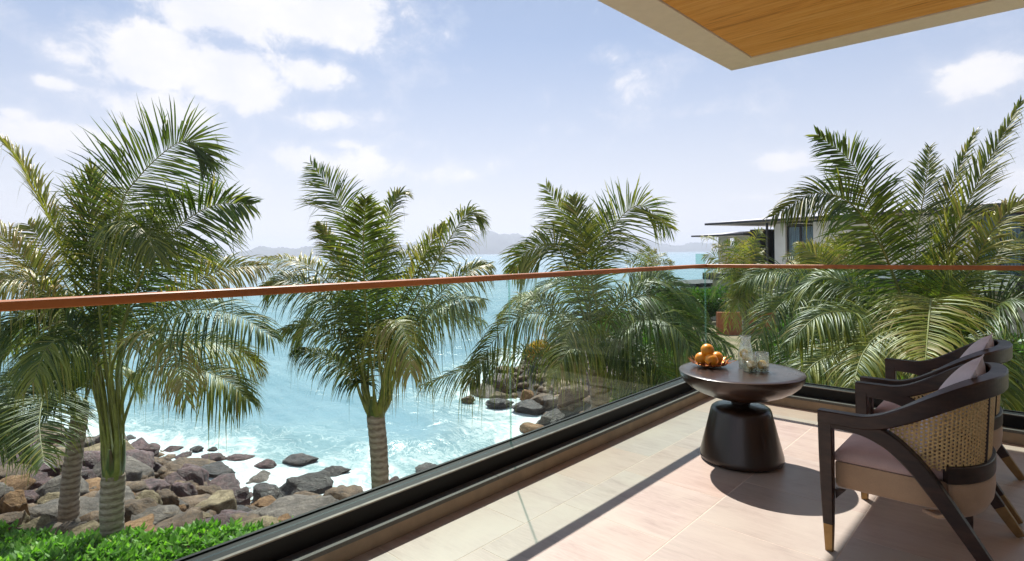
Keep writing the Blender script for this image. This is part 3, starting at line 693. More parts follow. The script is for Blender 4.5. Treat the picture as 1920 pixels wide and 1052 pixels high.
def palm(label, base, depth, tpts, r0, r1, fr, auto=None, grp='coconut palms in front of the balcony', leaf=.7, sheath=None, flare=1., seedb=1, n=104, seg=4, width=.0225, stem=.024):
    """tpts: trunk pixels from ground up; fr: fronds as (pixels, depth shift at tip, options)"""
    b = at(tpts[0][0], tpts[0][1], depth)
    gz = base
    foot = onz_line(tpts[0], depth, gz)
    r_ = root('palm_tree', tuple(foot), label, 'palm tree', grp)
    tp = [foot]+[at(x, y, depth) for x, y in tpts[1:]]
    trunk(r_, tp, r0, r1)
    top = tp[-1]
    if sheath: sheaths(r_, top, sheath[0]*.55, sheath[1]*.8, 5, seedb)
    for i, (px, dz, op) in enumerate(fr):
        m = len(px); pp = [at(x, y, depth+dz*(j/(m-1))**1.2) for j, (x, y) in enumerate(px)]
        hd = pp[-1]-top; hd[2] = 0; hd += np.array([math.cos(i*2.4), math.sin(i*2.4), 0])*.3; hd /= np.linalg.norm(hd)
        nk = sheath[0] if sheath else .3
        pp = [top+hd*r1*.45+np.array([0, 0, -.04]), top+hd*r1*flare*(.50+.22*(i % 3))+np.array([0, 0, nk*.62])]+pp[1:]
        o = dict(leaf=leaf, n=n, seg=seg, width=width, stem=stem, seed=seedb*100+i, start=.40 if sheath and sheath[0] > .7 else .32 if sheath else .2); o.update(op)
        add_frond(r_, *frond_mesh(pp, **o))
    if auto:
        cnt, size, lo, hi, o0 = auto; rg = np.random.default_rng(seedb*7)
        c = top+np.array([0, 0, o0.get('z', .3)])
        for i in range(cnt):
            a = i*2.399+seedb; el = math.radians(lo+(hi-lo)*((i*.618) % 1)); L = size*rg.uniform(.8, 1.1)
            h = np.array([math.cos(a), math.sin(a), 0]); sag = o0.get('sag', .9)
            ce, se = math.cos(el), math.sin(el); up_ = lambda q: np.array([0, 0, q])
            pp = [c+h*.06-up_(.25), c+h*L*.34*ce+up_(L*.38*se), c+h*L*(.70*ce+.05)+up_(L*.70*se-L*.10*sag*ce), c+h*L*(.95*ce+.16)+up_(L*.92*se-L*.38*sag*ce-L*.08*sag)]
            o = dict(leaf=leaf, n=n, seg=seg, width=width, stem=stem, seed=seedb*100+50+i, face=0., droop=.8, tone=rg.uniform(.2, .5)); o.update({k_: v_ for k_, v_ in o0.items() if k_ not in ('z', 'sag')})
            add_frond(r_, *frond_mesh(pp, **o))
    return r_
def onz_line(px, depth, z):
    q = at(px[0], px[1], depth); return np.array([q[0], q[1], z])
G, Y_, B_ = .22, .62, .85      # tones: green, yellow green, brown
# --- foremost left palm
palm('tall ringed-trunk coconut palm at left whose fronds rise highest into the sky', -3.05, 8.0, [(212, 1040), (210, 960), (213, 890)], .142, .142, [
    ([(214, 800), (205, 640), (222, 410), (262, 330), (343, 264), (395, 292)], .5, dict(leaf=.95, face=.9, tone=.12, droop=.32, n=136)),
    ([(216, 800), (225, 640), (272, 503), (331, 428), (400, 385), (473, 384)], -.3, dict(leaf=.74, face=.95, tone=.16, droop=.34, n=128)),
    ([(208, 800), (180, 620), (172, 495), (168, 400), (173, 316)], .3, dict(leaf=.75, face=.75, tone=.42, spread=.5, droop=.24)),
    ([(205, 800), (160, 600), (110, 448), (72, 372), (32, 296), (-25, 232)], .0, dict(leaf=.5, face=.3, tone=.62, spread=.45, droop=.3, roll=.5)),
    ([(208, 780), (185, 560), (205, 440), (240, 415), (275, 440), (292, 480)], -.7, dict(leaf=.62, face=.4, tone=.3, droop=.8)),
    ([(206, 790), (180, 540), (172, 420), (190, 352), (212, 400), (222, 450)], .8, dict(leaf=.6, face=.3, tone=.45, droop=.7)),
    ([(203, 790), (150, 640), (92, 551), (52, 495), (0, 440), (-60, 420)], -.3, dict(leaf=.6, face=.3, tone=.68, spread=.7, droop=.5)),
    ([(203, 790), (140, 620), (80, 545), (24, 520), (-40, 540)], -1.0, dict(leaf=.6, face=.3, tone=.62, droop=1.0)),
    ([(205, 780), (165, 620), (116, 520), (80, 455), (52, 420)], .4, dict(leaf=.66, face=.95, tone=.5, droop=.25, spread=1.1)),
    ([(216, 790), (235, 650), (347, 547), (420, 503), (500, 498)], .2, dict(leaf=.62, face=.5, tone=.66, droop=.7)),
    ([(216, 790), (225, 668), (281, 616), (355, 582), (440, 590), (510, 632)], -1.1, dict(leaf=.72, face=.45, tone=.32, droop=.8)),
    ([(212, 780), (210, 690), (250, 632), (300, 625), (335, 680), (348, 750)], -1.6, dict(leaf=.5, face=.2, tone=.82, droop=.9, ragged=.3, n=80)),
    ([(218, 790), (253, 700), (351, 690), (421, 712), (468, 752)], -.4, dict(leaf=.6, face=.3, tone=.4, droop=.9)),
    ([(216, 780), (290, 660), (374, 640), (440, 655), (491, 690)], .6, dict(leaf=.6, face=.3, tone=.6, droop=.8)),
    ([(205, 780), (173, 663), (117, 607), (47, 588), (-20, 640)], -.8, dict(leaf=.72, face=.4, tone=.2, droop=.8)),
    ([(207, 780), (180, 690), (130, 640), (90, 650), (60, 720)], -1.2, dict(leaf=.6, face=.3, tone=.4, droop=1.)),
    ([(212, 790), (222, 640), (236, 520), (262, 440), (320, 380)], 1.0, dict(leaf=.7, face=.7, tone=.2, droop=.3)),
    ([(212, 790), (230, 620), (280, 540), (340, 480), (400, 470)], 1.2, dict(leaf=.7, face=.6, tone=.2, droop=.4)),
    ([(208, 790), (180, 650), (130, 560), (60, 600), (20, 660)], .9, dict(leaf=.66, face=.3, tone=.35, droop=.8)),
], sheath=(1.0, .15, 8), seedb=1)
palm('shorter dark-trunked coconut palm just behind the tall left one', -3.45, 9.6, [(128, 1030), (133, 900), (150, 775)], .145, .118, [
    ([(152, 745), (120, 690), (60, 672), (-10, 720)], .3, dict(leaf=.66, face=.4, tone=.3, droop=.8)),
    ([(148, 740), (112, 712), (84, 738), (74, 794), (82, 868)], -1.8, dict(leaf=.80, face=.95, tone=.24, droop=.25, n=124, spread=1.1)),
    ([(148, 740), (80, 700), (20, 730), (-30, 800)], -.6, dict(leaf=.66, face=.5, tone=.2, droop=.7)),
    ([(150, 740), (110, 660), (40, 640), (-30, 668)], .4, dict(leaf=.6, face=.4, tone=.6, droop=.7)),
    ([(156, 740), (190, 690), (230, 690), (260, 730)], .9, dict(leaf=.6, face=.3, tone=.5, droop=.8)),
    ([(152, 740), (135, 650), (110, 590), (80, 560)], .5, dict(leaf=.6, face=.6, tone=.4, droop=.5)),
    ([(152, 740), (170, 650), (190, 600), (230, 580)], .5, dict(leaf=.6, face=.6, tone=.4, droop=.5)),
    ([(150, 740), (110, 730), (40, 770), (0, 850)], -.9, dict(leaf=.66, face=.5, tone=.22, droop=.6)),
], sheath=(.40, .14, 6), flare=1.5, seedb=2)
palm('middle coconut palm standing alone with its thick grey trunk against the surf', -4.3, 8.8, [(716, 990), (712, 880), (704, 775)], .130, .132, [
    ([(700, 720), (690, 600), (651, 418), (622, 359), (583, 307)], .5, dict(leaf=.62, face=.95, tone=.30, droop=.3)),
    ([(700, 720), (688, 600), (681, 480), (683, 420), (686, 372)], -.8, dict(leaf=.62, face=.95, tone=.16, droop=.28, spread=.95, n=128)),
    ([(704, 720), (706, 580), (722, 440), (742, 372), (762, 362)], .2, dict(leaf=.42, face=.3, tone=.45, spread=.7, droop=.6)),
    ([(698, 720), (660, 560), (636, 490), (612, 445), (596, 420)], .1, dict(leaf=.45, face=.4, tone=.6, spread=.6, droop=.6)),
    ([(698, 720), (650, 580), (600, 515), (550, 488), (485, 482)], .3, dict(leaf=.55, face=.35, tone=.6, droop=.7)),
    ([(698, 720), (640, 600), (585, 540), (535, 525), (500, 535)], -.4, dict(leaf=.58, face=.4, tone=.35, droop=.8)),
    ([(706, 720), (740, 590), (780, 510), (812, 450), (834, 420)], .3, dict(leaf=.42, face=.5, tone=.58, spread=.7, droop=.5)),
    ([(706, 720), (760, 600), (808, 510), (848, 440), (878, 400), (900, 408)], .0, dict(leaf=.55, face=.5, tone=.4, droop=.8, spread=.8)),
    ([(708, 720), (770, 620), (830, 545), (882, 506), (918, 495)], -.1, dict(leaf=.58, face=.4, tone=.5, droop=.9)),
    ([(708, 730), (727, 682), (781, 610), (840, 565), (905, 560)], -.9, dict(leaf=.70, face=.35, tone=.35, droop=1.)),
    ([(708, 730), (740, 650), (798, 578), (857, 582), (905, 600)], .7, dict(leaf=.66, face=.2, tone=.3, droop=1.)),
    ([(696, 730), (660, 620), (610, 560), (575, 600), (560, 640)], .4, dict(leaf=.66, face=.3, tone=.22, droop=1.)),
    ([(690, 740), (672, 677), (639, 640), (585, 608), (526, 618)], -.5, dict(leaf=.5, face=.4, tone=.5, droop=.8)),
    ([(690, 745), (681, 715), (647, 686), (597, 661), (552, 655)], -.1, dict(leaf=.45, face=.4, tone=.25, droop=.9)),
    ([(702, 730), (712, 640), (742, 600), (765, 640), (770, 700)], -1.3, dict(leaf=.62, face=.1, tone=.72, droop=1.1, ragged=.3)),
    ([(702, 730), (710, 610), (740, 520), (780, 470), (830, 470)], 1.0, dict(leaf=.6, face=.4, tone=.4, droop=.7)),
    ([(702, 730), (698, 590), (704, 500), (728, 450)], .9, dict(leaf=.6, face=.6, tone=.2, droop=.3)),
], sheath=(.62, .16, 9), flare=2.0, seedb=3)
palm('wide-spreading palm over the rocks right of the glass joint', -3.6, 9.4, [(1135, 950), (1128, 800), (1120, 690)], .16, .15, [
    ([(1110, 660), (1083, 484), (1067, 423), (1024, 349)], .6, dict(leaf=.66, face=.95, tone=.35, droop=.28)),
    ([(1112, 660), (1098, 489), (1083, 410), (1075, 372)], .2, dict(leaf=.5, face=.8, tone=.35, droop=.3, spread=.8)),
    ([(1114, 660), (1108, 505), (1150, 425), (1200, 385), (1258, 430)], .2, dict(leaf=.70, face=.8, tone=.32, droop=.35)),
    ([(1110, 660), (1057, 484), (1026, 460), (985, 475), (962, 512)], .2, dict(leaf=.6, face=.6, tone=.38, droop=.6)),
    ([(1114, 660), (1118, 500), (1128, 440), (1140, 400)], .8, dict(leaf=.6, face=.7, tone=.25, droop=.34)),
    ([(1106, 670), (1067, 628), (1020, 588), (960, 602), (905, 668), (880, 720)], -.4, dict(leaf=.62, face=.4, tone=.4, droop=.9)),
    ([(1104, 680), (1052, 674), (960, 660), (880, 690), (795, 722)], -.3, dict(leaf=.60, face=.35, tone=.38, droop=1.)),
    ([(1108, 670), (1060, 600), (1016, 560), (970, 560), (935, 590)], .6, dict(leaf=.5, face=.3, tone=.6, droop=.8)),
    ([(1190, 760), (1150, 690), (1108, 645), (1070, 655), (1040, 700)], -1.2, dict(leaf=.6, face=.3, tone=.5, droop=1.)),
    ([(1120, 670), (1139, 600), (1190, 556), (1245, 566), (1300, 610), (1368, 650)], -.8, dict(leaf=.85, face=.4, tone=.16, droop=.9, n=128)),
    ([(1120, 670), (1160, 570), (1216, 525), (1268, 535), (1320, 585)], .2, dict(leaf=.8, face=.4, tone=.2, droop=.9)),
    ([(1120, 680), (1150, 640), (1200, 600), (1260, 610), (1310, 670)], -1.4, dict(leaf=.8, face=.3, tone=.2, droop=1.)),
    ([(1120, 690), (1160, 672), (1216, 668), (1250, 710), (1262, 760)], -1.3, dict(leaf=.75, face=.3, tone=.3, droop=1.)),
    ([(1116, 670), (1100, 580), (1060, 530), (1010, 540), (980, 580)], .9, dict(leaf=.7, face=.3, tone=.2, droop=.9)),
    ([(1118, 680), (1110, 620), (1080, 600), (1060, 640), (1055, 700)], -1.0, dict(leaf=.6, face=.2, tone=.4, droop=1.)),
    ([(1118, 680), (1140, 640), (1170, 650), (1190, 700), (1195, 760)], -1.0, dict(leaf=.66, face=.2, tone=.3, droop=1.)),
], sheath=(.6, .15, 7), seedb=4)
palm('nearest lush palm towering behind the chairs at the right', -3.3, 6.2, [(1745, 1050), (1742, 850), (1740, 740)], .17, .15, [
    ([(1745, 700), (1750, 580), (1773, 486), (1817, 377), (1865, 281), (1915, 190)], .3, dict(leaf=.42, face=.6, tone=.40, spread=.5, droop=.24, n=128)),
    ([(1744, 700), (1745, 600), (1760, 486), (1782, 360), (1828, 248)], .6, dict(leaf=.40, face=.5, tone=.42, spread=.5, droop=.24)),
    ([(1740, 700), (1722, 580), (1717, 460), (1734, 355), (1743, 275)], .8, dict(leaf=.42, face=.9, tone=.3, droop=.24, spread=.8)),
    ([(1735, 700), (1700, 600), (1660, 477), (1633, 390), (1598, 307), (1532, 252)], .3, dict(leaf=.52, face=.9, tone=.12, droop=.28, n=128)),
    ([(1733, 700), (1690, 560), (1651, 460), (1598, 385), (1530, 362), (1450, 405)], -.1, dict(leaf=.50, face=.6, tone=.25, droop=.5, n=128)),
    ([(1750, 700), (1790, 570), (1826, 495), (1865, 425), (1910, 385), (1970, 385)], -.3, dict(leaf=.42, face=.5, tone=.55, droop=.6, spread=.7)),
    ([(1750, 700), (1800, 590), (1850, 500), (1900, 450), (1990, 460)], .1, dict(leaf=.5, face=.5, tone=.28, droop=.6)),
    ([(1742, 700), (1744, 600), (1746, 560), (1740, 620), (1734, 690)], -2.0, dict(leaf=.52, face=.6, tone=.64, droop=.55, spread=1.25, start=.30)),
    ([(1735, 710), (1690, 640), (1620, 590), (1540, 590), (1480, 640)], -.6, dict(leaf=.5, face=.35, tone=.3, droop=.9)),
    ([(1735, 720), (1680, 690), (1600, 660), (1530, 680), (1480, 740)], -.5, dict(leaf=.5, face=.35, tone=.35, droop=.9)),
    ([(1735, 700), (1680, 590), (1610, 540), (1540, 520), (1480, 550)], .8, dict(leaf=.52, face=.35, tone=.25, droop=.8)),
    ([(1752, 710), (1800, 640), (1850, 590), (1900, 560), (1970, 580)], -.8, dict(leaf=.6, face=.4, tone=.18, droop=.7)),
    ([(1752, 720), (1810, 690), (1870, 670), (1930, 700), (1970, 760)], -.9, dict(leaf=.6, face=.4, tone=.2, droop=.8)),
    ([(1745, 700), (1770, 590), (1800, 520), (1850, 500)], 1.2, dict(leaf=.5, face=.5, tone=.2, droop=.5)),
    ([(1744, 700), (1752, 600), (1770, 530), (1790, 480)], -.8, dict(leaf=.42, face=.6, tone=.4, droop=.3)),
    ([(1742, 700), (1700, 640), (1660, 620), (1620, 660), (1600, 720)], -1.2, dict(leaf=.5, face=.3, tone=.45, droop=.8)),
    ([(1746, 700), (1790, 640), (1830, 640), (1860, 700), (1880, 760)], -1.3, dict(leaf=.5, face=.3, tone=.3, droop=.9)),
], leaf=.5, sheath=(.5, .15, 7), seedb=5, width=.020, stem=.020)
palm('yellow-green palm in front of the curtained window between the villa and the chairs', -3.4, 11.0, [(1575, 800), (1570, 690), (1566, 620)], .14, .13, [
    ([(1566, 610), (1563, 578), (1520, 530), (1450, 508), (1390, 530)], -.2, dict(leaf=.7, face=.45, tone=.3, droop=.8)),
    ([(1566, 610), (1568, 575), (1610, 600), (1640, 650), (1665, 730)], -.8, dict(leaf=.7, face=.5, tone=.5, droop=.6)),
    ([(1566, 610), (1530, 560), (1480, 560), (1440, 600), (1410, 660)], -.8, dict(leaf=.75, face=.4, tone=.25, droop=.8)),
    ([(1566, 610), (1555, 540), (1540, 490), (1500, 460)], .4, dict(leaf=.6, face=.6, tone=.55, droop=.4)),
    ([(1566, 610), (1570, 540), (1575, 480), (1590, 440)], .3, dict(leaf=.55, face=.7, tone=.6, droop=.3)),
    ([(1566, 610), (1585, 540), (1610, 490), (1650, 470)], .3, dict(leaf=.55, face=.6, tone=.5, droop=.4)),
    ([(1566, 610), (1600, 570), (1640, 560), (1690, 590)], .2, dict(leaf=.6, face=.4, tone=.4, droop=.8)),
    ([(1566, 612), (1540, 620), (1490, 660), (1450, 730)], -1.2, dict(leaf=.7, face=.4, tone=.25, droop=.7)),
    ([(1566, 612), (1570, 620), (1560, 670), (1545, 740)], -1.8, dict(leaf=.7, face=.7, tone=.35, droop=.4)),
    ([(1566, 612), (1600, 640), (1620, 690), (1630, 760)], -1.6, dict(leaf=.7, face=.6, tone=.3, droop=.5)),
    ([(1566, 610), (1530, 530), (1490, 500), (1440, 520)], 1., dict(leaf=.6, face=.4, tone=.6, droop=.7)),
], sheath=(.4, .13, 6), seedb=6)
def small_fr(base, tips, **k):
    out = []
    for i, (tx, ty, bend) in enumerate(tips):
        bx, by = base; dx, dy = tx-bx, ty-by
        out.append(([base, (bx+dx*.30, by+dy*.42-bend*.5), (bx+dx*.66, by+dy*.80-bend), (tx, ty)], (-.5, .5, 0)[i % 3], dict(k, tone=(.45, .6, .35, .7)[i % 4], face=(.5, .2, .7)[i % 3])))
    return out
palm('small spiky-headed palm with a thin trunk before the terracotta wall', -3.3, 19.0, [(1400, 640), (1398, 600), (1397, 560)], .11, .10,
     small_fr((1397, 548), [(1428, 430, 8), (1380, 446, 0), (1363, 452, 2), (1394, 452, 0), (1318, 443, 12), (1321, 480, 10), (1430, 470, 8), (1340, 458, 6), (1410, 448, 2), (1325, 515, 22), (1332, 560, 34), (1362, 615, 40), (1440, 515, 20), (1452, 585, 34), (1425, 610, 36), (1380, 612, 30)], leaf=.62, droop=.6),
     grp='small palms in the villa garden', seedb=7, n=38, seg=3, width=.030, stem=.022)
palm('small palm head just above the handrail right of the spreading palm', -3.3, 30.0, [(1216, 620), (1216, 560), (1215, 535)], .12, .11,
     small_fr((1215, 525), [(1188, 478, 4), (1200, 468, 2), (1215, 464, 0), (1230, 468, 2), (1248, 474, 4), (1262, 492, 8), (1175, 490, 8), (1168, 520, 16), (1265, 525, 16), (1190, 550, 22), (1245, 555, 22)], leaf=.6, droop=.6),
     grp='small palms in the villa garden', seedb=8, n=44, seg=3, width=.038, stem=.025)
palm('small yellowish palm at the right edge of the two-pane villa window', -3.3, 17.0, [(1560, 640), (1558, 600), (1556, 560)], .12, .11,
     small_fr((1556, 545), [(1470, 482, 14), (1494, 455, 10), (1530, 460, 2), (1549, 447, 0), (1575, 450, 2), (1600, 462, 8), (1625, 490, 14), (1480, 520, 24), (1640, 530, 24), (1500, 575, 32), (1615, 580, 32)], leaf=.55, droop=.5),
     grp='small palms in the villa garden', seedb=9, n=44, seg=3, width=.028, stem=.022)

# ================================================================== shrubs and hedge
def leaf_cloud(centres, rads, count, size, seed, elong=2.4):
    rg = np.random.default_rng(seed); K = len(centres); w_ = np.array([r[0]*r[1]*r[2] for r in rads]); w_ = w_/w_.sum()
    ci = rg.choice(K, count, p=w_); d = rg.normal(size=(count, 3)); d /= np.linalg.norm(d, axis=1)[:, None]; rr = rg.uniform(.55, 1.04, count)**.6
    c = np.array(centres)[ci]+d*np.array(rads)[ci]*rr[:, None]
    a = d*.7+rg.normal(size=(count, 3))*.55+np.array([0, 0, .45]); a /= np.linalg.norm(a, axis=1)[:, None]
    b = np.cross(a, rg.normal(size=(count, 3))); b /= np.linalg.norm(b, axis=1)[:, None]; nn = np.cross(a, b)
    s = size*rg.uniform(.6, 1.3, count)[:, None]; w2 = s/elong
    p = [c, c+a*s*.45+b*w2*.5+nn*s*.06, c+a*s-nn*s*.10, c+a*s*.45-b*w2*.5+nn*s*.06]
    V = np.stack(p, 1).reshape(-1, 3); F = (np.arange(count)*4)[:, None]+np.array([0, 1, 2, 3])[None]
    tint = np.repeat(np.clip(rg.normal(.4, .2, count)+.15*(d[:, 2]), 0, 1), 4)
    return V, F, tint
def shrub(label, r, d, w_, h, n, size, seed, zb=None, grp='shrubs in the garden behind the palms', mat=None):
    z0 = float(land_z(np.array(float(r)), np.array(float(d)))[0]) if zb is None else zb
    rg = np.random.default_rng(seed); cs = []; rs_ = []
    for i in range(7):
        a = rg.uniform(0, 6.28); q = rg.uniform(0, .6)*w_
        cs.append((math.cos(a)*q, math.sin(a)*q, h*rg.uniform(.35, .62))); k = rg.uniform(.4, .7); rs_.append((w_*k, w_*k, h*k*.75))
    V, F, t = leaf_cloud(cs, rs_, n, size, seed)
    o = root('shrub', tuple(rd(r, d, z0)), label, 'shrub', grp)
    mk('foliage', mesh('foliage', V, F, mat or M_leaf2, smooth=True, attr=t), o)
    st = [sweep(crv([(0, 0, -.1), (c[0]*.4, c[1]*.4, c[2]*.5), c], 6), np.linspace(.06, .02, 6), np.linspace(.06, .02, 6), (.2, 1, .1), 6) for c in cs[:5]]
    mk('stems', mesh('stems', *join(st), M_trunk, smooth=True), o)
SH = [  # right, forward, half width, height, leaves, leaf size, label
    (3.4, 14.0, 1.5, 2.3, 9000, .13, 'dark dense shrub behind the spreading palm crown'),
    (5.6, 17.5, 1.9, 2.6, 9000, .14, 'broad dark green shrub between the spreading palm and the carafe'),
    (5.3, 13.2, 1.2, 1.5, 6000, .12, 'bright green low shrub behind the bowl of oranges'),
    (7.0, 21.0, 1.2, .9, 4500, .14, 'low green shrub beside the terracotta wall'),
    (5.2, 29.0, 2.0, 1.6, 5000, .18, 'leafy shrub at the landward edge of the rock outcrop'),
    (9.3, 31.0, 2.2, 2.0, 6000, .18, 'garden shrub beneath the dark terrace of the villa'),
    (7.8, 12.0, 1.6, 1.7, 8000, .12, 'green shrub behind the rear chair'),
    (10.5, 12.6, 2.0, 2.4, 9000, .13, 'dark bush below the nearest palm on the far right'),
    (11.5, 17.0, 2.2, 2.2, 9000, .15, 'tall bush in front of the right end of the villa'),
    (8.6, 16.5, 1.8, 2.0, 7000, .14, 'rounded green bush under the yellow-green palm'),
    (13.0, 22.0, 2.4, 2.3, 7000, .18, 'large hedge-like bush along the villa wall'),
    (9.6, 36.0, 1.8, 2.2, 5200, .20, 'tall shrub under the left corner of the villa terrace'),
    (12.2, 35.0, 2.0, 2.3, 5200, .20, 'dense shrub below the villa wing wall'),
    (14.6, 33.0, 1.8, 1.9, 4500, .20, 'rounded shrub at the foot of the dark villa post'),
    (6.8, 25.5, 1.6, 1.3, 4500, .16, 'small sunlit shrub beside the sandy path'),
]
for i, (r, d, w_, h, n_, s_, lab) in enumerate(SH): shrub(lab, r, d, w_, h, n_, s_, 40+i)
# orange and yellow flowering plant on the point
shrub('orange and yellow leaved bush on the rocky point', 1.15, 28.5, .75, .9, 1700, .14, 77, grp=None,
      mat=leaf_mat('croton_leaf', (.45, .16, .02), (.62, .30, .03), (.60, .45, .05), (.30, .12, .03), .3))
# naupaka ground cover below the balcony
rg = np.random.default_rng(5)
N = 7000
Rr = rg.uniform(-10.5, -2.2, N*3); Dd = rg.uniform(5.0, 10.3, N*3)
edge = 7.8+.15*(Rr+8)*(Rr > -8)+.22*np.sin(Rr*1.7)+.12*np.sin(Rr*4.1); ok = (Dd < edge-.1*rg.random(N*3)) ; Rr, Dd = Rr[ok][:N], Dd[ok][:N]
zz, _ = land_z(Rr, Dd); hgt = .26+.12*np.sin(Rr*2.1+Dd)*np.cos(Dd*2.7)+.12*rg.random(len(Rr))
top = rg.random(len(Rr)) < .85
hc = zz+np.where(top, hgt, hgt*rg.uniform(.2, .9, len(Rr)))
cx = CAMP[0]+0.7327*Rr-0.6805*Dd; cy = CAMP[1]+0.6805*Rr+0.7327*Dd
cent = np.stack([cx, cy, hc], 1); K = 7
cent = np.repeat(cent+rg.normal(0, .02, cent.shape), K, 0); m = len(cent); a = rg.uniform(0, 2*PI, m); el = rg.uniform(-.05, .95, m)
d = np.stack([np.cos(a)*np.cos(el), np.sin(a)*np.cos(el), np.sin(el)], 1)
b = np.stack([-np.sin(a), np.cos(a), np.zeros(m)], 1); nn = np.cross(d, b); s = (.125*rg.uniform(.55, 1.3, m))[:, None]
V = np.stack([cent, cent+d*s*.68+b*s*.19, cent+d*s+nn*s*.14, cent+d*s*.68-b*s*.19], 1).reshape(-1, 3)
F = (np.arange(m)*4)[:, None]+np.array([0, 1, 2, 3])[None]
tint = np.repeat(np.clip(rg.normal(.42, .18, m), 0, 1), 4)
tag(mk('ground_cover', mesh('ground_cover', V, F, M_hedge, smooth=True, attr=tint), kind='stuff'), 'bright green fleshy-leaved ground cover below the balcony at lower left', 'ground cover')

# ================================================================== boulders
def rock_mesh(seed, cuts=11, sub=4, rough=.06):
    import bmesh
    bm = bmesh.new(); bmesh.ops.create_icosphere(bm, subdivisions=sub, radius=1.0)
    rg = np.random.default_rng(seed); v = np.array([x.co[:] for x in bm.verts]); f = [tuple(q.index for q in x.verts) for x in bm.faces]; bm.free()
    for _ in range(cuts):
        n = rg.normal(size=3); n /= np.linalg.norm(n); dd = rg.uniform(.44, .84); e = v@n-dd
        k = np.where(e > 0, e-.045*(1-np.exp(-e/.045)), 0); v = v-k[:, None]*n
    out = []
    for q in v:
        p = Vector(q)*1.3+Vector((seed*3.7, 0, 0)); a = mnoise.fractal(p, 1.0, 2.0, 4)*rough*2.3+mnoise.fractal(p*4, .9, 2.1, 4)*rough*.9
        out.append(np.array(q)*(1+a))
    v = np.array(out); v -= (v.max(0)+v.min(0))/2; v /= (v.max(0)-v.min(0))/2
    me = mesh('boulder', v, np.array(f), RM['grey'], smooth=True)
    return me
RMESH = [rock_mesh(s, 13+s % 7, 4) for s in range(14)]
NRK = [0]
def boulder(p, sx, sy, sz, col, rot, label, grp=None, mesh_i=None, cat='boulder'):
    me = RMESH[(NRK[0] if mesh_i is None else mesh_i) % len(RMESH)]; NRK[0] += 1
    o = mk('boulder', me); o.location = p; o.scale = (sx, sy, sz); o.rotation_euler = rot
    o.material_slots[0].link = 'OBJECT'; o.material_slots[0].material = RM[col]
    tag(o, label, cat, grp); return o
placed = []
def rockpx(x0, y0, x1, y1, col, label, mi=None, flat=.5, d=None, tilt=0., sink=.25):
    "a boulder that covers the photo pixels x0..x1, y0..y1 and sits on the ground there"
    xc, yb = (x0+x1)/2, y1
    if d is None:
        best = None                      # walk the ray down to the land or water
        for dd in np.arange(8, 50, .1):
            p = at(xc, y1-.12*(y1-y0), dd); R_ = (p[:2]-CAMP[:2])@np.array([.7327, .6805]); D_ = (p[:2]-CAMP[:2])@np.array([-.6805, .7327])
            lz = max(float(land_z(np.array(R_), np.array(D_))[0]), SEA)
            if p[2] <= lz: best = dd; break
        d = best or 30
    w_ = (x1-x0)/FPX*d; h_ = (y1-y0)/FPX*d
    c = at(xc, (y0+y1)/2, d+w_*.25); 
    boulder(tuple(c-np.array([0, 0, h_*.12])), w_*.56, w_*.5*rng.uniform(.7, 1.), h_*.62, col, (tilt, rng.uniform(-.1, .1), YAW+rng.uniform(-.35, .35)), label, mesh_i=mi)
    placed.append((((xc-960)/FPX*d), d+w_*.25, w_*.5))
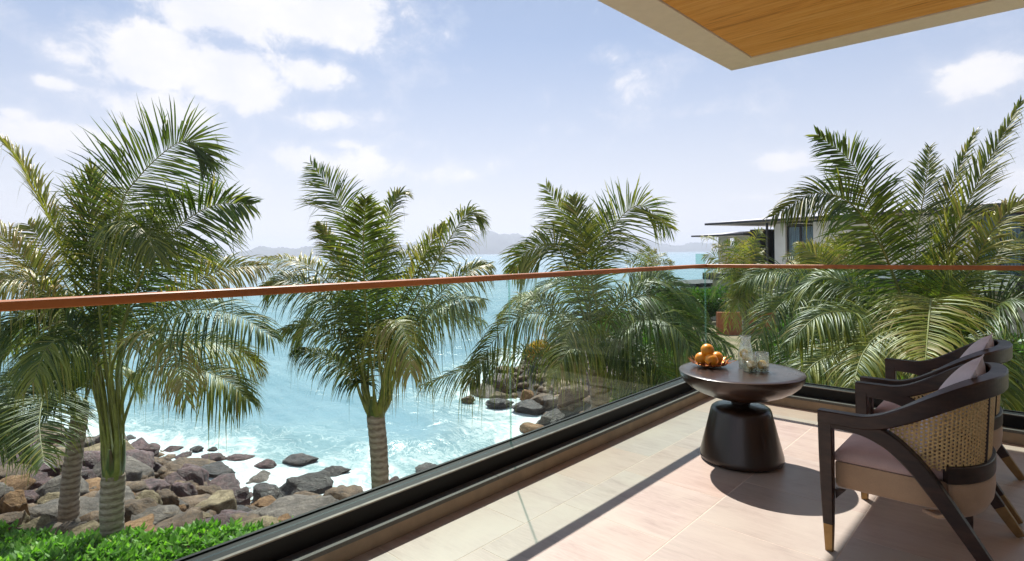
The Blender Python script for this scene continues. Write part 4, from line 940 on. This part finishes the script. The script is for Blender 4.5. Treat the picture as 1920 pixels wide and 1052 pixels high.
KEY = [
    (0, 922, 56, 990, 'orange', 'big orange boulder at the far left edge above the green leaves'),
    (66, 902, 113, 930, 'orange', 'rounded orange-brown boulder left of the dark palm trunk'),
    (30, 972, 92, 1022, 'tan', 'mottled tan boulder at lower left half behind the leaves'),
    (46, 940, 195, 992, 'grey', 'long pale flat slab behind both left palm trunks'),
    (12, 966, 52, 1000, 'tan', 'small tan rock wedged beside the big orange boulder'),
    (2, 842, 60, 872, 'grey', 'greenish flat rock at left edge nearest the surf'),
    (70, 925, 120, 955, 'tan', 'flat tan-topped rock beneath the rounded orange-brown boulder'),
    (234, 921, 300, 975, 'tan', 'yellow ochre boulder right of the thick left trunk'),
    (284, 918, 336, 968, 'brown', 'pointed brown boulder leaning on the yellow ochre one'),
    (236, 958, 335, 1005, 'grey', 'wide grey slab below the pointed brown boulder'),
    (322, 946, 352, 972, 'orange', 'small orange rock between the pointed boulder and the mottled one'),
    (332, 956, 392, 992, 'tan', 'mottled tan boulder at the top edge of the green leaves'),
    (386, 966, 440, 992, 'grey', 'low flat grey rock just above the green leaves'),
    (438, 958, 466, 984, 'orange', 'small light-orange rock with a bright top above the leaves'),
    (473, 934, 528, 968, 'orange', 'blocky orange-brown boulder between dark ones near the rail'),
    (470, 908, 535, 950, 'dark', 'round dark grey boulder streaked white left of the largest dark one'),
    (522, 886, 622, 936, 'dark', 'largest dark boulder in the foam left of the middle palm'),
    (608, 912, 690, 950, 'brown', 'pair-like brown boulder beside the foot of the middle palm'),
    (490, 942, 640, 1010, 'grey', 'long rough grey ledge along the base of the glass'),
    (532, 854, 594, 876, 'dark', 'flat wet dark rock furthest out in the foam left of the middle palm'),
    (601, 875, 654, 896, 'dark', 'low wet purple-dark rock alone in the white foam'),
    (478, 862, 518, 881, 'purple', 'small pinkish rock in the foam'),
    (427, 853, 475, 866, 'purple', 'thin flat reddish rock at the foam edge'),
    (372, 852, 420, 872, 'purple', 'low purple rock just left of the thin reddish one'),
    (244, 832, 306, 866, 'purple', 'rounded purple-brown boulder touching the thick trunk'),
    (300, 836, 338, 850, 'purple', 'long low purple rock behind the rounded purple-brown one'),
    (330, 860, 412, 884, 'brown', 'broad brown boulder in the middle of the shore pile'),
    (302, 868, 362, 902, 'brown', 'tan-faced brown boulder in front of the broad brown one'),
    (362, 872, 438, 898, 'dark', 'sloping dark boulder at the edge of the white foam'),
    (320, 903, 372, 955, 'purple', 'dark purple upright boulder in mid pile'),
    (415, 916, 466, 968, 'purple', 'purple-black round boulder with pale front'),
    (362, 908, 420, 960, 'brown', 'squarish brown boulder left of the purple-black round one'),
    (390, 955, 470, 985, 'dark', 'dark broken rock behind the small light-orange one'),
    (545, 925, 600, 950, 'brown', 'brown split rock in front of the largest dark boulder'),
    (362, 837, 380, 850, 'dark', 'tiny dark rock in the surf, left one of two'),
    (388, 838, 408, 848, 'dark', 'tiny dark rock in the surf, right one of two'),
    (779, 872, 832, 892, 'dark', 'dark low rock awash just above the rail right of the middle trunk'),
    (728, 895, 752, 920, 'purple', 'small rock right beside the middle palm trunk'),
    (865, 742, 890, 758, 'brown', 'narrow slanting rock in open water off the point'),
    (886, 722, 916, 734, 'dark', 'small dark rock at the tip of the point'),
    (913, 746, 962, 770, 'dark', 'angular glossy dark rock at the waterline of the point'),
    (918, 732, 958, 750, 'tan', 'washed-over tan rock on the foamy point'),
    (960, 752, 1022, 782, 'dark', 'broad shaded rock right of the glass joint at the waterline'),
    (974, 795, 1032, 818, 'orange', 'flat reddish slab in the foam just above the rail'),
    (1000, 770, 1060, 806, 'dark', 'dark boulder above the flat reddish slab'),
    (978, 730, 1002, 752, 'orange', 'reddish-brown block on the point'),
    (1040, 712, 1084, 738, 'tan', 'smooth cream-orange boulder high on the point'),
    (1018, 740, 1056, 765, 'grey', 'grey streaked boulder in the middle of the point'),
    (1120, 742, 1150, 768, 'tan', 'round tan rock at the foot of the spreading palm'),
    (905, 700, 955, 724, 'dark', 'long dark rock along the left edge of the point'),
    (1005, 700, 1040, 714, 'tan', 'yellowish flat rock on the back of the point'),
]
for i, (x0, y0, x1, y1, col, lab) in enumerate(KEY): rockpx(x0, y0, x1, y1, col, lab, i)
ZONES = [('bank', (-26, -1.0), (7.9, 26), 165), ('point', (-3.5, 8.5), (17.0, 38), 84)]
cname = {'dark': 'dark wet boulder', 'purple': 'purple-brown boulder', 'brown': 'brown boulder', 'grey': 'grey boulder', 'orange': 'orange-brown boulder', 'tan': 'tan boulder'}
for zn, (ra, rb), (da_, db_), cnt in ZONES:
    k = 0; tries = 0
    while k < cnt and tries < 60000:
        tries += 1
        r = random.uniform(ra, rb); d_ = random.uniform(da_, db_)
        z, sd_ = land_z(np.array(r), np.array(d_)); sd_ = float(sd_)
        if sd_ < -.9 or sd_ > (13 if zn == 'bank' else 11): continue
        if zn == 'bank' and (d_ < 8.0+.1*max(r+8, 0)): continue
        px = 960+r/d_*FPX
        if px < -40 or px > 1330 or (zn == 'bank' and px > 780): continue
        s = random.choice([.34, .42, .5, .6, .72, .85])*(1. if zn == 'bank' else 1.1)*(1 if sd_ > .3 else .7); s = min(s, d_*.046)
        if any((r-a)**2+(d_-b)**2 < ((s+c)*.58)**2 for a, b, c in placed): continue
        t = random.random()+.10*(sd_-3)/3
        col = 'dark' if sd_ < .6 and t < .7 else ('purple' if t < .38 else 'brown' if t < .66 else 'grey' if t < .84 else 'tan' if t < .95 else 'orange')
        if zn == 'bank' and r > -9.5 and sd_ < 3.4 and random.random() < .45: continue
        if sd_ < 2 and col in ('tan', 'orange'): col = 'dark'
        placed.append((r, d_, s))
        p = rd(r, d_, float(z)+s*.16)
        if zn == 'bank':
            lm = [(90, 'at the far left edge'), (112, 'left of the dark trunk'), (160, 'behind the dark trunk'), (190, 'between the two left trunks'), (240, 'behind the thick trunk'), (290, 'right of the thick trunk'), (350, 'below the left palm fronds'),
                  (410, 'in mid shore pile'), (480, 'right in the shore pile'), (560, 'near the largest dark boulder'), (650, 'left of the middle trunk'), (9999, 'beside the middle trunk')]
            row = 'in the surf line' if sd_ < .5 else 'in the wet row' if sd_ < 2.2 else 'in the middle row' if sd_ < 4.5 else 'in the upper row' if sd_ < 6.5 else 'right above the green leaves'
        else:
            lm = [(940, 'at the seaward tip of the point'), (990, 'by the glass joint on the point'), (1040, 'on the left slope of the point'), (1100, 'in the middle of the point'), (1170, 'under the spreading palm'), (9999, 'on the landward part of the point')]
            row = 'far back' if d_ > 31 else 'halfway back' if d_ > 26 else 'in front' if d_ > 21.5 else 'lowest by the rail'
        where = row+' '+next(t_ for q_, t_ in lm if px < q_)
        sz_ = 'small ' if s < .45 else ('large ' if s > .7 else 'mid-sized ')
        hz_ = random.uniform(.50, .85); sz_ += 'flat ' if hz_ < .60 else 'tall ' if hz_ > .76 else ''
        boulder(tuple(p), s*random.uniform(.85, 1.2), s*random.uniform(.8, 1.1), s*hz_, col, (random.uniform(-.3, .3), random.uniform(-.3, .3), random.uniform(0, 6.28)),
                sz_+cname[col]+' '+where, sz_+cname[col]+'s '+where)
        k += 1
# rubble between them
V = []; F = []; o_ = 0
rm = rock_mesh(91, 9, 1, .03); rv = np.array([x.co[:] for x in rm.vertices]); rf = np.array([x.vertices[:] for x in rm.polygons])
for i in range(4200):
    zn = random.random() < .62
    r, d_ = (random.uniform(-24, 0), random.uniform(7.8, 25)) if zn else (random.uniform(-3, 9), random.uniform(18, 38))
    if zn and d_ < 7.8+.1*max(r+8, 0): continue
    z, sd_ = land_z(np.array(r), np.array(d_))
    if sd_ < -.2 or sd_ > (14 if zn else 7): continue
    s = random.uniform(.08, .26); q = rv*np.array([s, s*random.uniform(.7, 1), s*.7]); a = random.uniform(0, 6.28)
    q = q@np.array([[math.cos(a), math.sin(a), 0], [-math.sin(a), math.cos(a), 0], [0, 0, 1]]); V.append(q+rd(r, d_, float(z)+s*.3)); F.append(rf+o_); o_ += len(rv)
tag(mk('rubble', mesh('rubble', np.vstack(V), np.vstack(F), RM['brown'], smooth=True), kind='stuff'), 'loose broken stones filling the gaps between shore boulders', 'rubble')
# a bent lamp-like rail post on the point
lp = at(933, 640, 27.5); pv, pf = sweep(crv([lp+np.array([0, 0, -1.2]), lp+np.array([0, 0, .6]), lp+np.array([0, 0, .98]), lp+np.array([.1, .08, 1.03]), lp+np.array([.45, .40, 1.06])], 16), .05, .05, (.5, -.6, .1), 6)
tag(mk('post', mesh('post', pv, pf, M_darkwall, smooth=True)), 'thin dark bent post on the point left of the glass joint', 'post')

# ================================================================== side table
TC = (.862, -1.465)
tb = root('side_table', (TC[0], TC[1], .004), 'dark round pedestal table with a bowl-shaped top holding fruit and glasses', 'table')
prof = [(0.001, .514), (.30, .5145), (.338, .514), (.3425, .511), (.342, .505), (.335, .480), (.318, .452), (.288, .425), (.245, .400), (.195, .380), (.145, .364), (.10, .352), (.07, .346), (.055, .340), (.052, .325), (.001, .325)][::-1]
mk('table_top', mesh('table_top', *lathe(prof, 128), M_table, smooth=True), tb)
prof = [(.001, 0), (.205, 0.0), (.222, .006), (.2285, .016), (.2290, .03), (.226, .045), (.197, .16), (.172, .262), (.166, .288), (.160, .300), (.148, .309), (.120, .316), (.001, .3245)]
o = mk('pedestal', mesh('pedestal', *lathe(prof, 128), M_table, smooth=True), tb)
for n_ in ('table_top', 'pedestal'):
    e = bpy.data.objects[n_].modifiers.new('edge', 'EDGE_SPLIT'); e.split_angle = math.radians(40)
TT = .004+.5147
# ------------------------------------------------------------------ copper bowl of oranges
BC = onz(1331, 686.5, TT); BC = (BC[0], BC[1], TT)
bw_ = root('fruit_bowl', BC, 'shallow copper bowl of curled wire leaves under the oranges', 'bowl')
parts = []
rg = np.random.default_rng(3)
for i in range(3):      # rings
    r = (.035, .07, .10)[i]; z = (.006, .010, .020)[i]
    C = np.array([(r*math.cos(a), r*math.sin(a), z+.002*math.sin(5*a)) for a in np.linspace(0, 2*PI, 41)]); parts.append(sweep(C, .004, .004, (0, 0, 1), 6))
mk('rings', mesh('rings', *join(parts), M_copper, smooth=True), bw_)
parts = []
for i in range(34):
    a = i*2*PI/34+rg.normal(0, .05); R1 = .128+rg.normal(0, .007); z1 = .046+rg.normal(0, .006); c, s = math.cos(a), math.sin(a); tw_ = rg.normal(0, .12)
    C = crv([(.012*c, .012*s, .004), (.06*c, .06*s, .007), (.10*math.cos(a+tw_*.5), .10*math.sin(a+tw_*.5), .022), (R1*math.cos(a+tw_), R1*math.sin(a+tw_), z1)], 9)
    parts.append(sweep(C, [.006, .010, .014, .017, .018, .017, .013, .008, .003], .0016, (0, 0, 1), 4))
mk('leaves', mesh('leaves', *join(parts), M_copper), bw_)
om = None
for i, (dx, dy, dz, lab) in enumerate([(-.043, .020, .044, 'orange at the left back of the copper bowl'), (-.004, -.040, .044, 'orange at the front of the copper bowl'),
                                   (.050, .022, .045, 'orange at the right of the copper bowl'), (-.012, .004, .097, 'orange on top of the other fruit in the bowl')]):
    c = CR*dx+np.array([-.6805, .7327, 0])*dy
    if om is None:
        v, f = lathe([(.0005, -.0365), (.008, -.0368)]+[(.039*math.sin(t), -.037*math.cos(t)) for t in np.linspace(.25, PI-.22, 22)]+[(.005, .0355), (.0005, .0350)], 36); om = mesh('orange', v, f, M_orange, smooth=True)
    o = mk('orange', om); o.location = (BC[0]+c[0], BC[1]+c[1], TT+dz); o.rotation_euler = (rg.uniform(-.6, .6), rg.uniform(-.6, .6), i*1.7)
    tag(o, lab, 'orange', 'oranges in the copper bowl')
# ------------------------------------------------------------------ carafe and tumblers
def glassware(name, px, label, cat, prof_o, th, water, slices, ice, grp=None):
    c = onz(px[0], px[1], TT); r_ = root(name, (c[0], c[1], TT+.0003), label, cat, grp)
    inner = [(max(r-th, .0006), z+(th*1.6 if i == 0 else 0)) for i, (r, z) in enumerate(prof_o)]
    inner[0] = (inner[0][0], prof_o[0][1]+.006)
    v, f = lathe([(.0005, 0)]+prof_o+inner[::-1]+[(.0005, .006)], 48); mk('vessel', mesh('vessel', v, f, M_clear, smooth=True), r_)
    zs = [z for _, z in inner]; rsx = [r for r, _ in inner]
    wz_ = np.linspace(.0065, water, 10); v, f = lathe([(.0005, .0065)]+[(float(np.interp(z, zs, rsx))-.0006, z) for z in wz_]+[(.0005, water)], 40)
    mk('water', mesh('water', v, f, M_water, smooth=True), r_)
    sv, sf = lathe([(.0004, -.0022), (.0262, -.0022), (.0272, 0), (.0262, .0022), (.0004, .0022)], 36)
    for (sx_, sy_, sz_, rx, rz) in slices:
        o = mk('lemon_slice', mesh('lemon_slice', sv, sf, M_lemon), r_); d = CR*sx_+np.array([-.6805, .7327, 0])*sy_
        o.location = (d[0], d[1], sz_); o.rotation_euler = (PI/2+rx, 0, YAW+rz)
    for i in range(ice):
        a = i*2.4; q = .014; o = box('ice_cube', (-.010, -.010, -.009), (.010, .010, .009), M_ice, r_, .003); o.location = (q*math.cos(a), q*math.sin(a), .02+.013*i); o.rotation_euler = (a, a*.7, a)
    return r_
glassware('carafe', (1398.5, 690.5), 'tall clear glass carafe with lemon slices at the back of the table', 'carafe',
          [(.036, 0), (.0405, .004), (.0415, .02), (.0415, .075), (.0400, .105), (.034, .130), (.0285, .150), (.0272, .165), (.0285, .180), (.0325, .1915)], .0024, .125,
          [(-.012, -.005, .088, .1, .2), (.012, .01, .045, .3, -.6)], 2)
gp_ = [(.030, 0), (.0365, .004), (.0390, .014), (.0400, .05), (.0385, .085), (.0370, .108)]
glassware('tumbler', (1405.5, 696.0), 'left one of the two tumblers of lemon water, nearest the carafe', 'glass', gp_, .0020, .058, [(.006, -.012, .036, .15, .1)], 3, 'tumblers of lemon water')
glassware('tumbler', (1428.5, 695.5), 'right one of the two tumblers of lemon water', 'glass', gp_, .0020, .056, [(-.004, -.012, .038, .05, -.1), (.008, .012, .03, .5, 1.)], 3, 'tumblers of lemon water')

# ================================================================== armchairs
# local axes: x runs from the front legs to the back, y across, z up
def plan(t, hw=.320, x0=.025, xs=.27, xb=.548, n=None):
    "U-shaped plan of the back rail; t from 0 (front, -y side) to 1 (front, +y side)"
    a = xs-x0; per = PI/2*(((hw**2+(xb-xs)**2)/2)**.5)*2; tot = 2*a+per; s = t*tot
    if s < a: return x0+s, -hw
    if s > tot-a: return x0+(tot-s), hw
    ph = (s-a)/per*PI
    c = math.cos(ph); sn = math.sin(ph); e = .86
    return xs+(xb-xs)*abs(sn)**e, -hw*math.copysign(abs(c)**e, c)
def ring_z(x): return .540+.172*float(sstep(np.array(x), .14, .56))
LEG = crv([(.03, 0, .519), (.10, 0, .522), (.17, 0, .515), (.235, 0, .490), (.29, 0, .447), (.345, 0, .387), (.41, 0, .296), (.49, 0, .175), (.565, 0, .058), (.600, 0, .004)], 44)
def leg_zc(x): return float(np.interp(x, LEG[:, 0], LEG[:, 2]))
def make_chair(label, loc, rz):
    ch = root('armchair', loc, label, 'armchair', 'pair of cane-backed armchairs', rz)
    for s in (-1, 1):
        y = .318*s
        C = np.array([(.034, y, .11), (.031, y, .25), (.0285, y, .40), (.027, y, .5195)])
        v, f = sweep(C, [.036, .044, .049, .050], [.034, .042, .048, .050], (0, 1, 0), 4, chamfer=.14)
        l = mk('front_leg', mesh('front_leg', v, f, M_frame), ch)
        v, f = sweep(np.array([(.0355, y, .0), (.0342, y, .1095)]), [.027, .0358], [.026, .0338], (0, 1, 0), 4, chamfer=.14); mk('brass_cap', mesh('brass_cap', v, f, M_brass), l)
        cut = 36; C = LEG+np.array([0, y*1.0, 0])
        wy = np.interp(np.linspace(0, 1, 44), [0, .3, .6, 1], [.046, .046, .042, .026]); hz_ = np.interp(np.linspace(0, 1, 44), [0, .3, .6, 1], [.040, .060, .056, .030])
        v, f = sweep(C[:cut+1], wy[:cut+1], hz_[:cut+1], (0, 0, 1) if False else np.array([1e-3, 0, 1.]), 4, chamfer=.16)
        l = mk('rear_leg', mesh('rear_leg', v, f, M_frame), ch)
        v, f = sweep(C[cut:], wy[cut:]*.99, hz_[cut:]*.99, np.array([1e-3, 0, 1.]), 4, chamfer=.16); mk('brass_cap', mesh('brass_cap', v, f, M_brass), l)
        yy = y*.90; v = [(xx, yy+q, zz) for q in (-.01, .01) for xx, zz in ((.052, .245), (.088, .245), (.054, .205))]
        mk('corner_bracket', mesh('corner_bracket', v, [(0, 1, 2), (5, 4, 3), (0, 3, 4, 1), (1, 4, 5, 2), (2, 5, 3, 0)], M_frame), ch)
    n = 91; pts = []
    for i in range(n):
        x, y = plan(i/(n-1), .320, .0025); pts.append((x, y, ring_z(x)))
    C = np.array(pts); bk = sstep(C[:, 0], .12, .5)
    v, f = sweep(C, .050+.004*bk, .050+.018*bk, (0, 0, 1), 4, chamfer=.16); mk('back_rail', mesh('back_rail', v, f, M_frame), ch)
    # low band around the back
    def ring(hw, xb, lo, t0=.0): return np.array([plan(t, hw, .03, .27, xb)+(lo,) for t in np.linspace(t0, 1-t0, 70)])
    C = ring(.300, .520, .385, .285); v, f = sweep(C, .034, .062, (0, 0, 1), 4, chamfer=.12); mk('back_band', mesh('back_band', v, f, M_frame), ch)
    # two thin uprights that carry the cane at the back
    for t in (.43, .57):
        x, y = plan(t, .300, .03, .27, .522); x2, y2 = plan(t, .305, .03, .27, .535)
        v, f = sweep(np.array([(x, y, .40), ((x+x2)/2, (y+y2)/2, .54), (x2, y2, .69)]), .016, .014, (1, 0, 0), 4); mk('upright', mesh('upright', v, f, M_frame), ch)
    # cane panel: every hole is a real hole
    cs = .0142; N_ = 900; tt = np.linspace(0, 1, N_); pp = np.array([plan(t, .302, .03, .27, .524) for t in tt]); sl_ = np.concatenate([[0], np.cumsum(np.hypot(*np.diff(pp, axis=0).T))]); tot = sl_[-1]
    V = []; F = []; nc = int(tot/cs); vid = {}
    def vert(s, z):
        k = (round(s*4000), round(z*4000))
        if k not in vid:
            x = np.interp(s, sl_, pp[:, 0]); y = np.interp(s, sl_, pp[:, 1]); g = (z-.40)*.055*min(1, max(0, (x-.1)*3)); vid[k] = len(V); V.append((x+g, y*(1+g*.8), z))
        return vid[k]
    for i in range(nc):
        s0 = i*cs; xm = np.interp(s0+cs/2, sl_, pp[:, 0])
        zt = ring_z(xm)-.018; zl = max(.405 if xm > .37 else 0, leg_zc(xm)-.005 if xm < .46 else .405)
        if xm < .215: continue
        z = .405-(cs/2 if i % 2 else 0)
        while z < zt:
            if z+cs > zl:
                s1, z1 = s0+cs, z+cs; a = cs*.24; c_ = [(s0, z), (s0+cs/2, z), (s1, z), (s1, z+cs/2), (s1, z1), (s0+cs/2, z1), (s0, z1), (s0, z+cs/2)]
                m_ = (s0+cs/2, z+cs/2); hole = [(m_[0]+cs*.30*math.cos(q), m_[1]+cs*.30*math.sin(q)) for q in [math.radians(d) for d in (225, 270, 315, 0, 45, 90, 135, 180)]]
                o_ = [vert(*q) for q in c_]; h_ = [vert(*q) for q in hole]
                for j in range(8): F.append((o_[j], o_[(j+1) % 8], h_[(j+1) % 8], h_[j]))
            z += cs
    o = mk('cane_panel', mesh('cane_panel', V, F, M_cane, smooth=True), ch); o.modifiers.new('thick', 'SOLIDIFY').thickness = .0026
    # upholstered base and seat cushion
    def outline(sc, n=64, x0=.048, hw=.286, xs=.28, xb=.515):
        pts = [(x0+.012, -hw), (x0, -hw+.012)][::-1]
        q = [plan(t, hw, x0, xs, xb) for t in np.linspace(0, 1, n)]
        cx_ = (x0+xb)/2; return np.array([(cx_+(x-cx_)*sc, y*sc) for x, y in q])
    def loft(name, rings, mat):
        V = []; F = []; m = None
        for sc, z, kw in rings:
            q = outline(sc, **kw); m = len(q); V += [(x, y, z) for x, y in q]
        for i in range(len(rings)-1):
            for j in range(m): F.append((i*m+j, i*m+(j+1) % m, (i+1)*m+(j+1) % m, (i+1)*m+j))
        F += [tuple(range(m-1, -1, -1)), tuple((len(rings)-1)*m+j for j in range(m))]
        o = mk(name, mesh(name, V, F, mat, smooth=True), ch); e = o.modifiers.new('edge', 'EDGE_SPLIT'); e.split_angle = math.radians(55); return o
    loft('seat_base', [(.93, .246, {}), (.965, .252, {}), (.985, .266, {}), (.99, .30, {}), (.99, .345, {}), (.985, .352, {})], M_apron)
    kw = dict(x0=.045, hw=.287, xs=.26, xb=.500)
    loft('seat_cushion', [(.95, .3535, kw), (.985, .357, kw), (.998, .366, kw), (.998, .378, kw), (.985, .389, kw), (.95, .400, kw), (.88, .409, kw), (.74, .416, kw), (.5, .4205, kw), (.2, .422, kw)], M_seat)
    # rounded suede tub under the band, and a short centre leg
    V = []; F = []; n = 40; prof_ = [(0., .352), (.004, .335), (.006, .30), (.002, .262), (-.012, .232), (-.04, .214), (-.10, .208)]
    for k, (g, z) in enumerate(prof_):
        for i in range(n):
            x, y = plan(.29+.42*i/(n-1), .296+g, .03, .27, .518+g); V.append((x, y, z))
    for k in range(len(prof_)-1):
        for i in range(n-1): F.append((k*n+i, k*n+i+1, (k+1)*n+i+1, (k+1)*n+i))
    o = mk('back_tub', mesh('back_tub', V, F, M_apron, smooth=True), ch); s_ = o.modifiers.new('thick', 'SOLIDIFY'); s_.thickness = .012
    v, f = sweep(np.array([(.440, .15, .0), (.437, .15, .12), (.432, .15, .247)]), [.032, .040, .05], [.032, .038, .045], (1, 0, 0), 4); mk('centre_leg', mesh('centre_leg', v, f, M_frame), ch)
    return ch
def pillow(label, loc, rz, seed):
    n = 22; V = []; F = []; rg = np.random.default_rng(seed)
    for side in (1, -1):
        for i in range(n):
            for j in range(n):
                u, v = i/(n-1)*2-1, j/(n-1)*2-1
                k = (1-abs(u)**2.4)*(1-abs(v)**2.4); pin = 1-.07*(1-abs(u*v))*(max(abs(u), abs(v))**4)
                V.append((side*(.060*k**.55+.0006)+.004*math.sin(3*u+seed)*k, .205*u*pin, .195*v*pin+.004*math.sin(5*u)*k))
    m = n*n
    for s in (0, 1):
        for i in range(n-1):
            for j in range(n-1):
                a = s*m+i*n+j; q = (a, a+n, a+n+1, a+1); F.append(q if s else q[::-1])
    bd = [i*n for i in range(n)]+[(n-1)*n+j for j in range(1, n)]+[i*n+n-1 for i in range(n-2, -1, -1)]+[j for j in range(n-2, 0, -1)]
    for a, b in zip(bd, bd[1:]+bd[:1]): F.append((a, b, b+m, a+m))
    r_ = root('cushion', loc, label, 'cushion', 'back cushions on the armchairs', rz)
    o = mk('cover', mesh('cover', V, F, M_pillow, smooth=True), r_); o.rotation_euler = (0, math.radians(26), 0)
    pts = np.array([(V[a][0]*0, V[a][1]*1.005, V[a][2]*1.005) for a in bd]+[(0, V[bd[0]][1]*1.005, V[bd[0]][2]*1.005)]); v, f = sweep(pts, .006, .006, (1, 0, 0), 6)
    p = mk('piping', mesh('piping', v, f, M_pillow, smooth=True), r_); p.rotation_euler = o.rotation_euler
    return r_
CH = [((1.476, -1.922, .004), 0., 'armchair nearest the viewer with dusty pink seat and cane back', 'lilac cushion leaning in the armchair nearest the viewer'),
      ((1.468, -1.140, .004), 0., 'armchair further back, partly hidden behind the nearest one', 'lilac cushion leaning in the rear armchair')]
c1 = make_chair(CH[0][2], CH[0][0], CH[0][1])
c2 = c1.copy(); COL.objects.link(c2); c2.location = CH[1][0]; c2['label'] = CH[1][2]
for a in list(c1.children):
    b = a.copy(); COL.objects.link(b); b.parent = c2
    for g in a.children:
        d = g.copy(); COL.objects.link(d); d.parent = b
for i, c in enumerate(CH): pillow(c[3], (c[0][0]+.405, c[0][1]+.0, c[0][2]+.590), c[1], i)
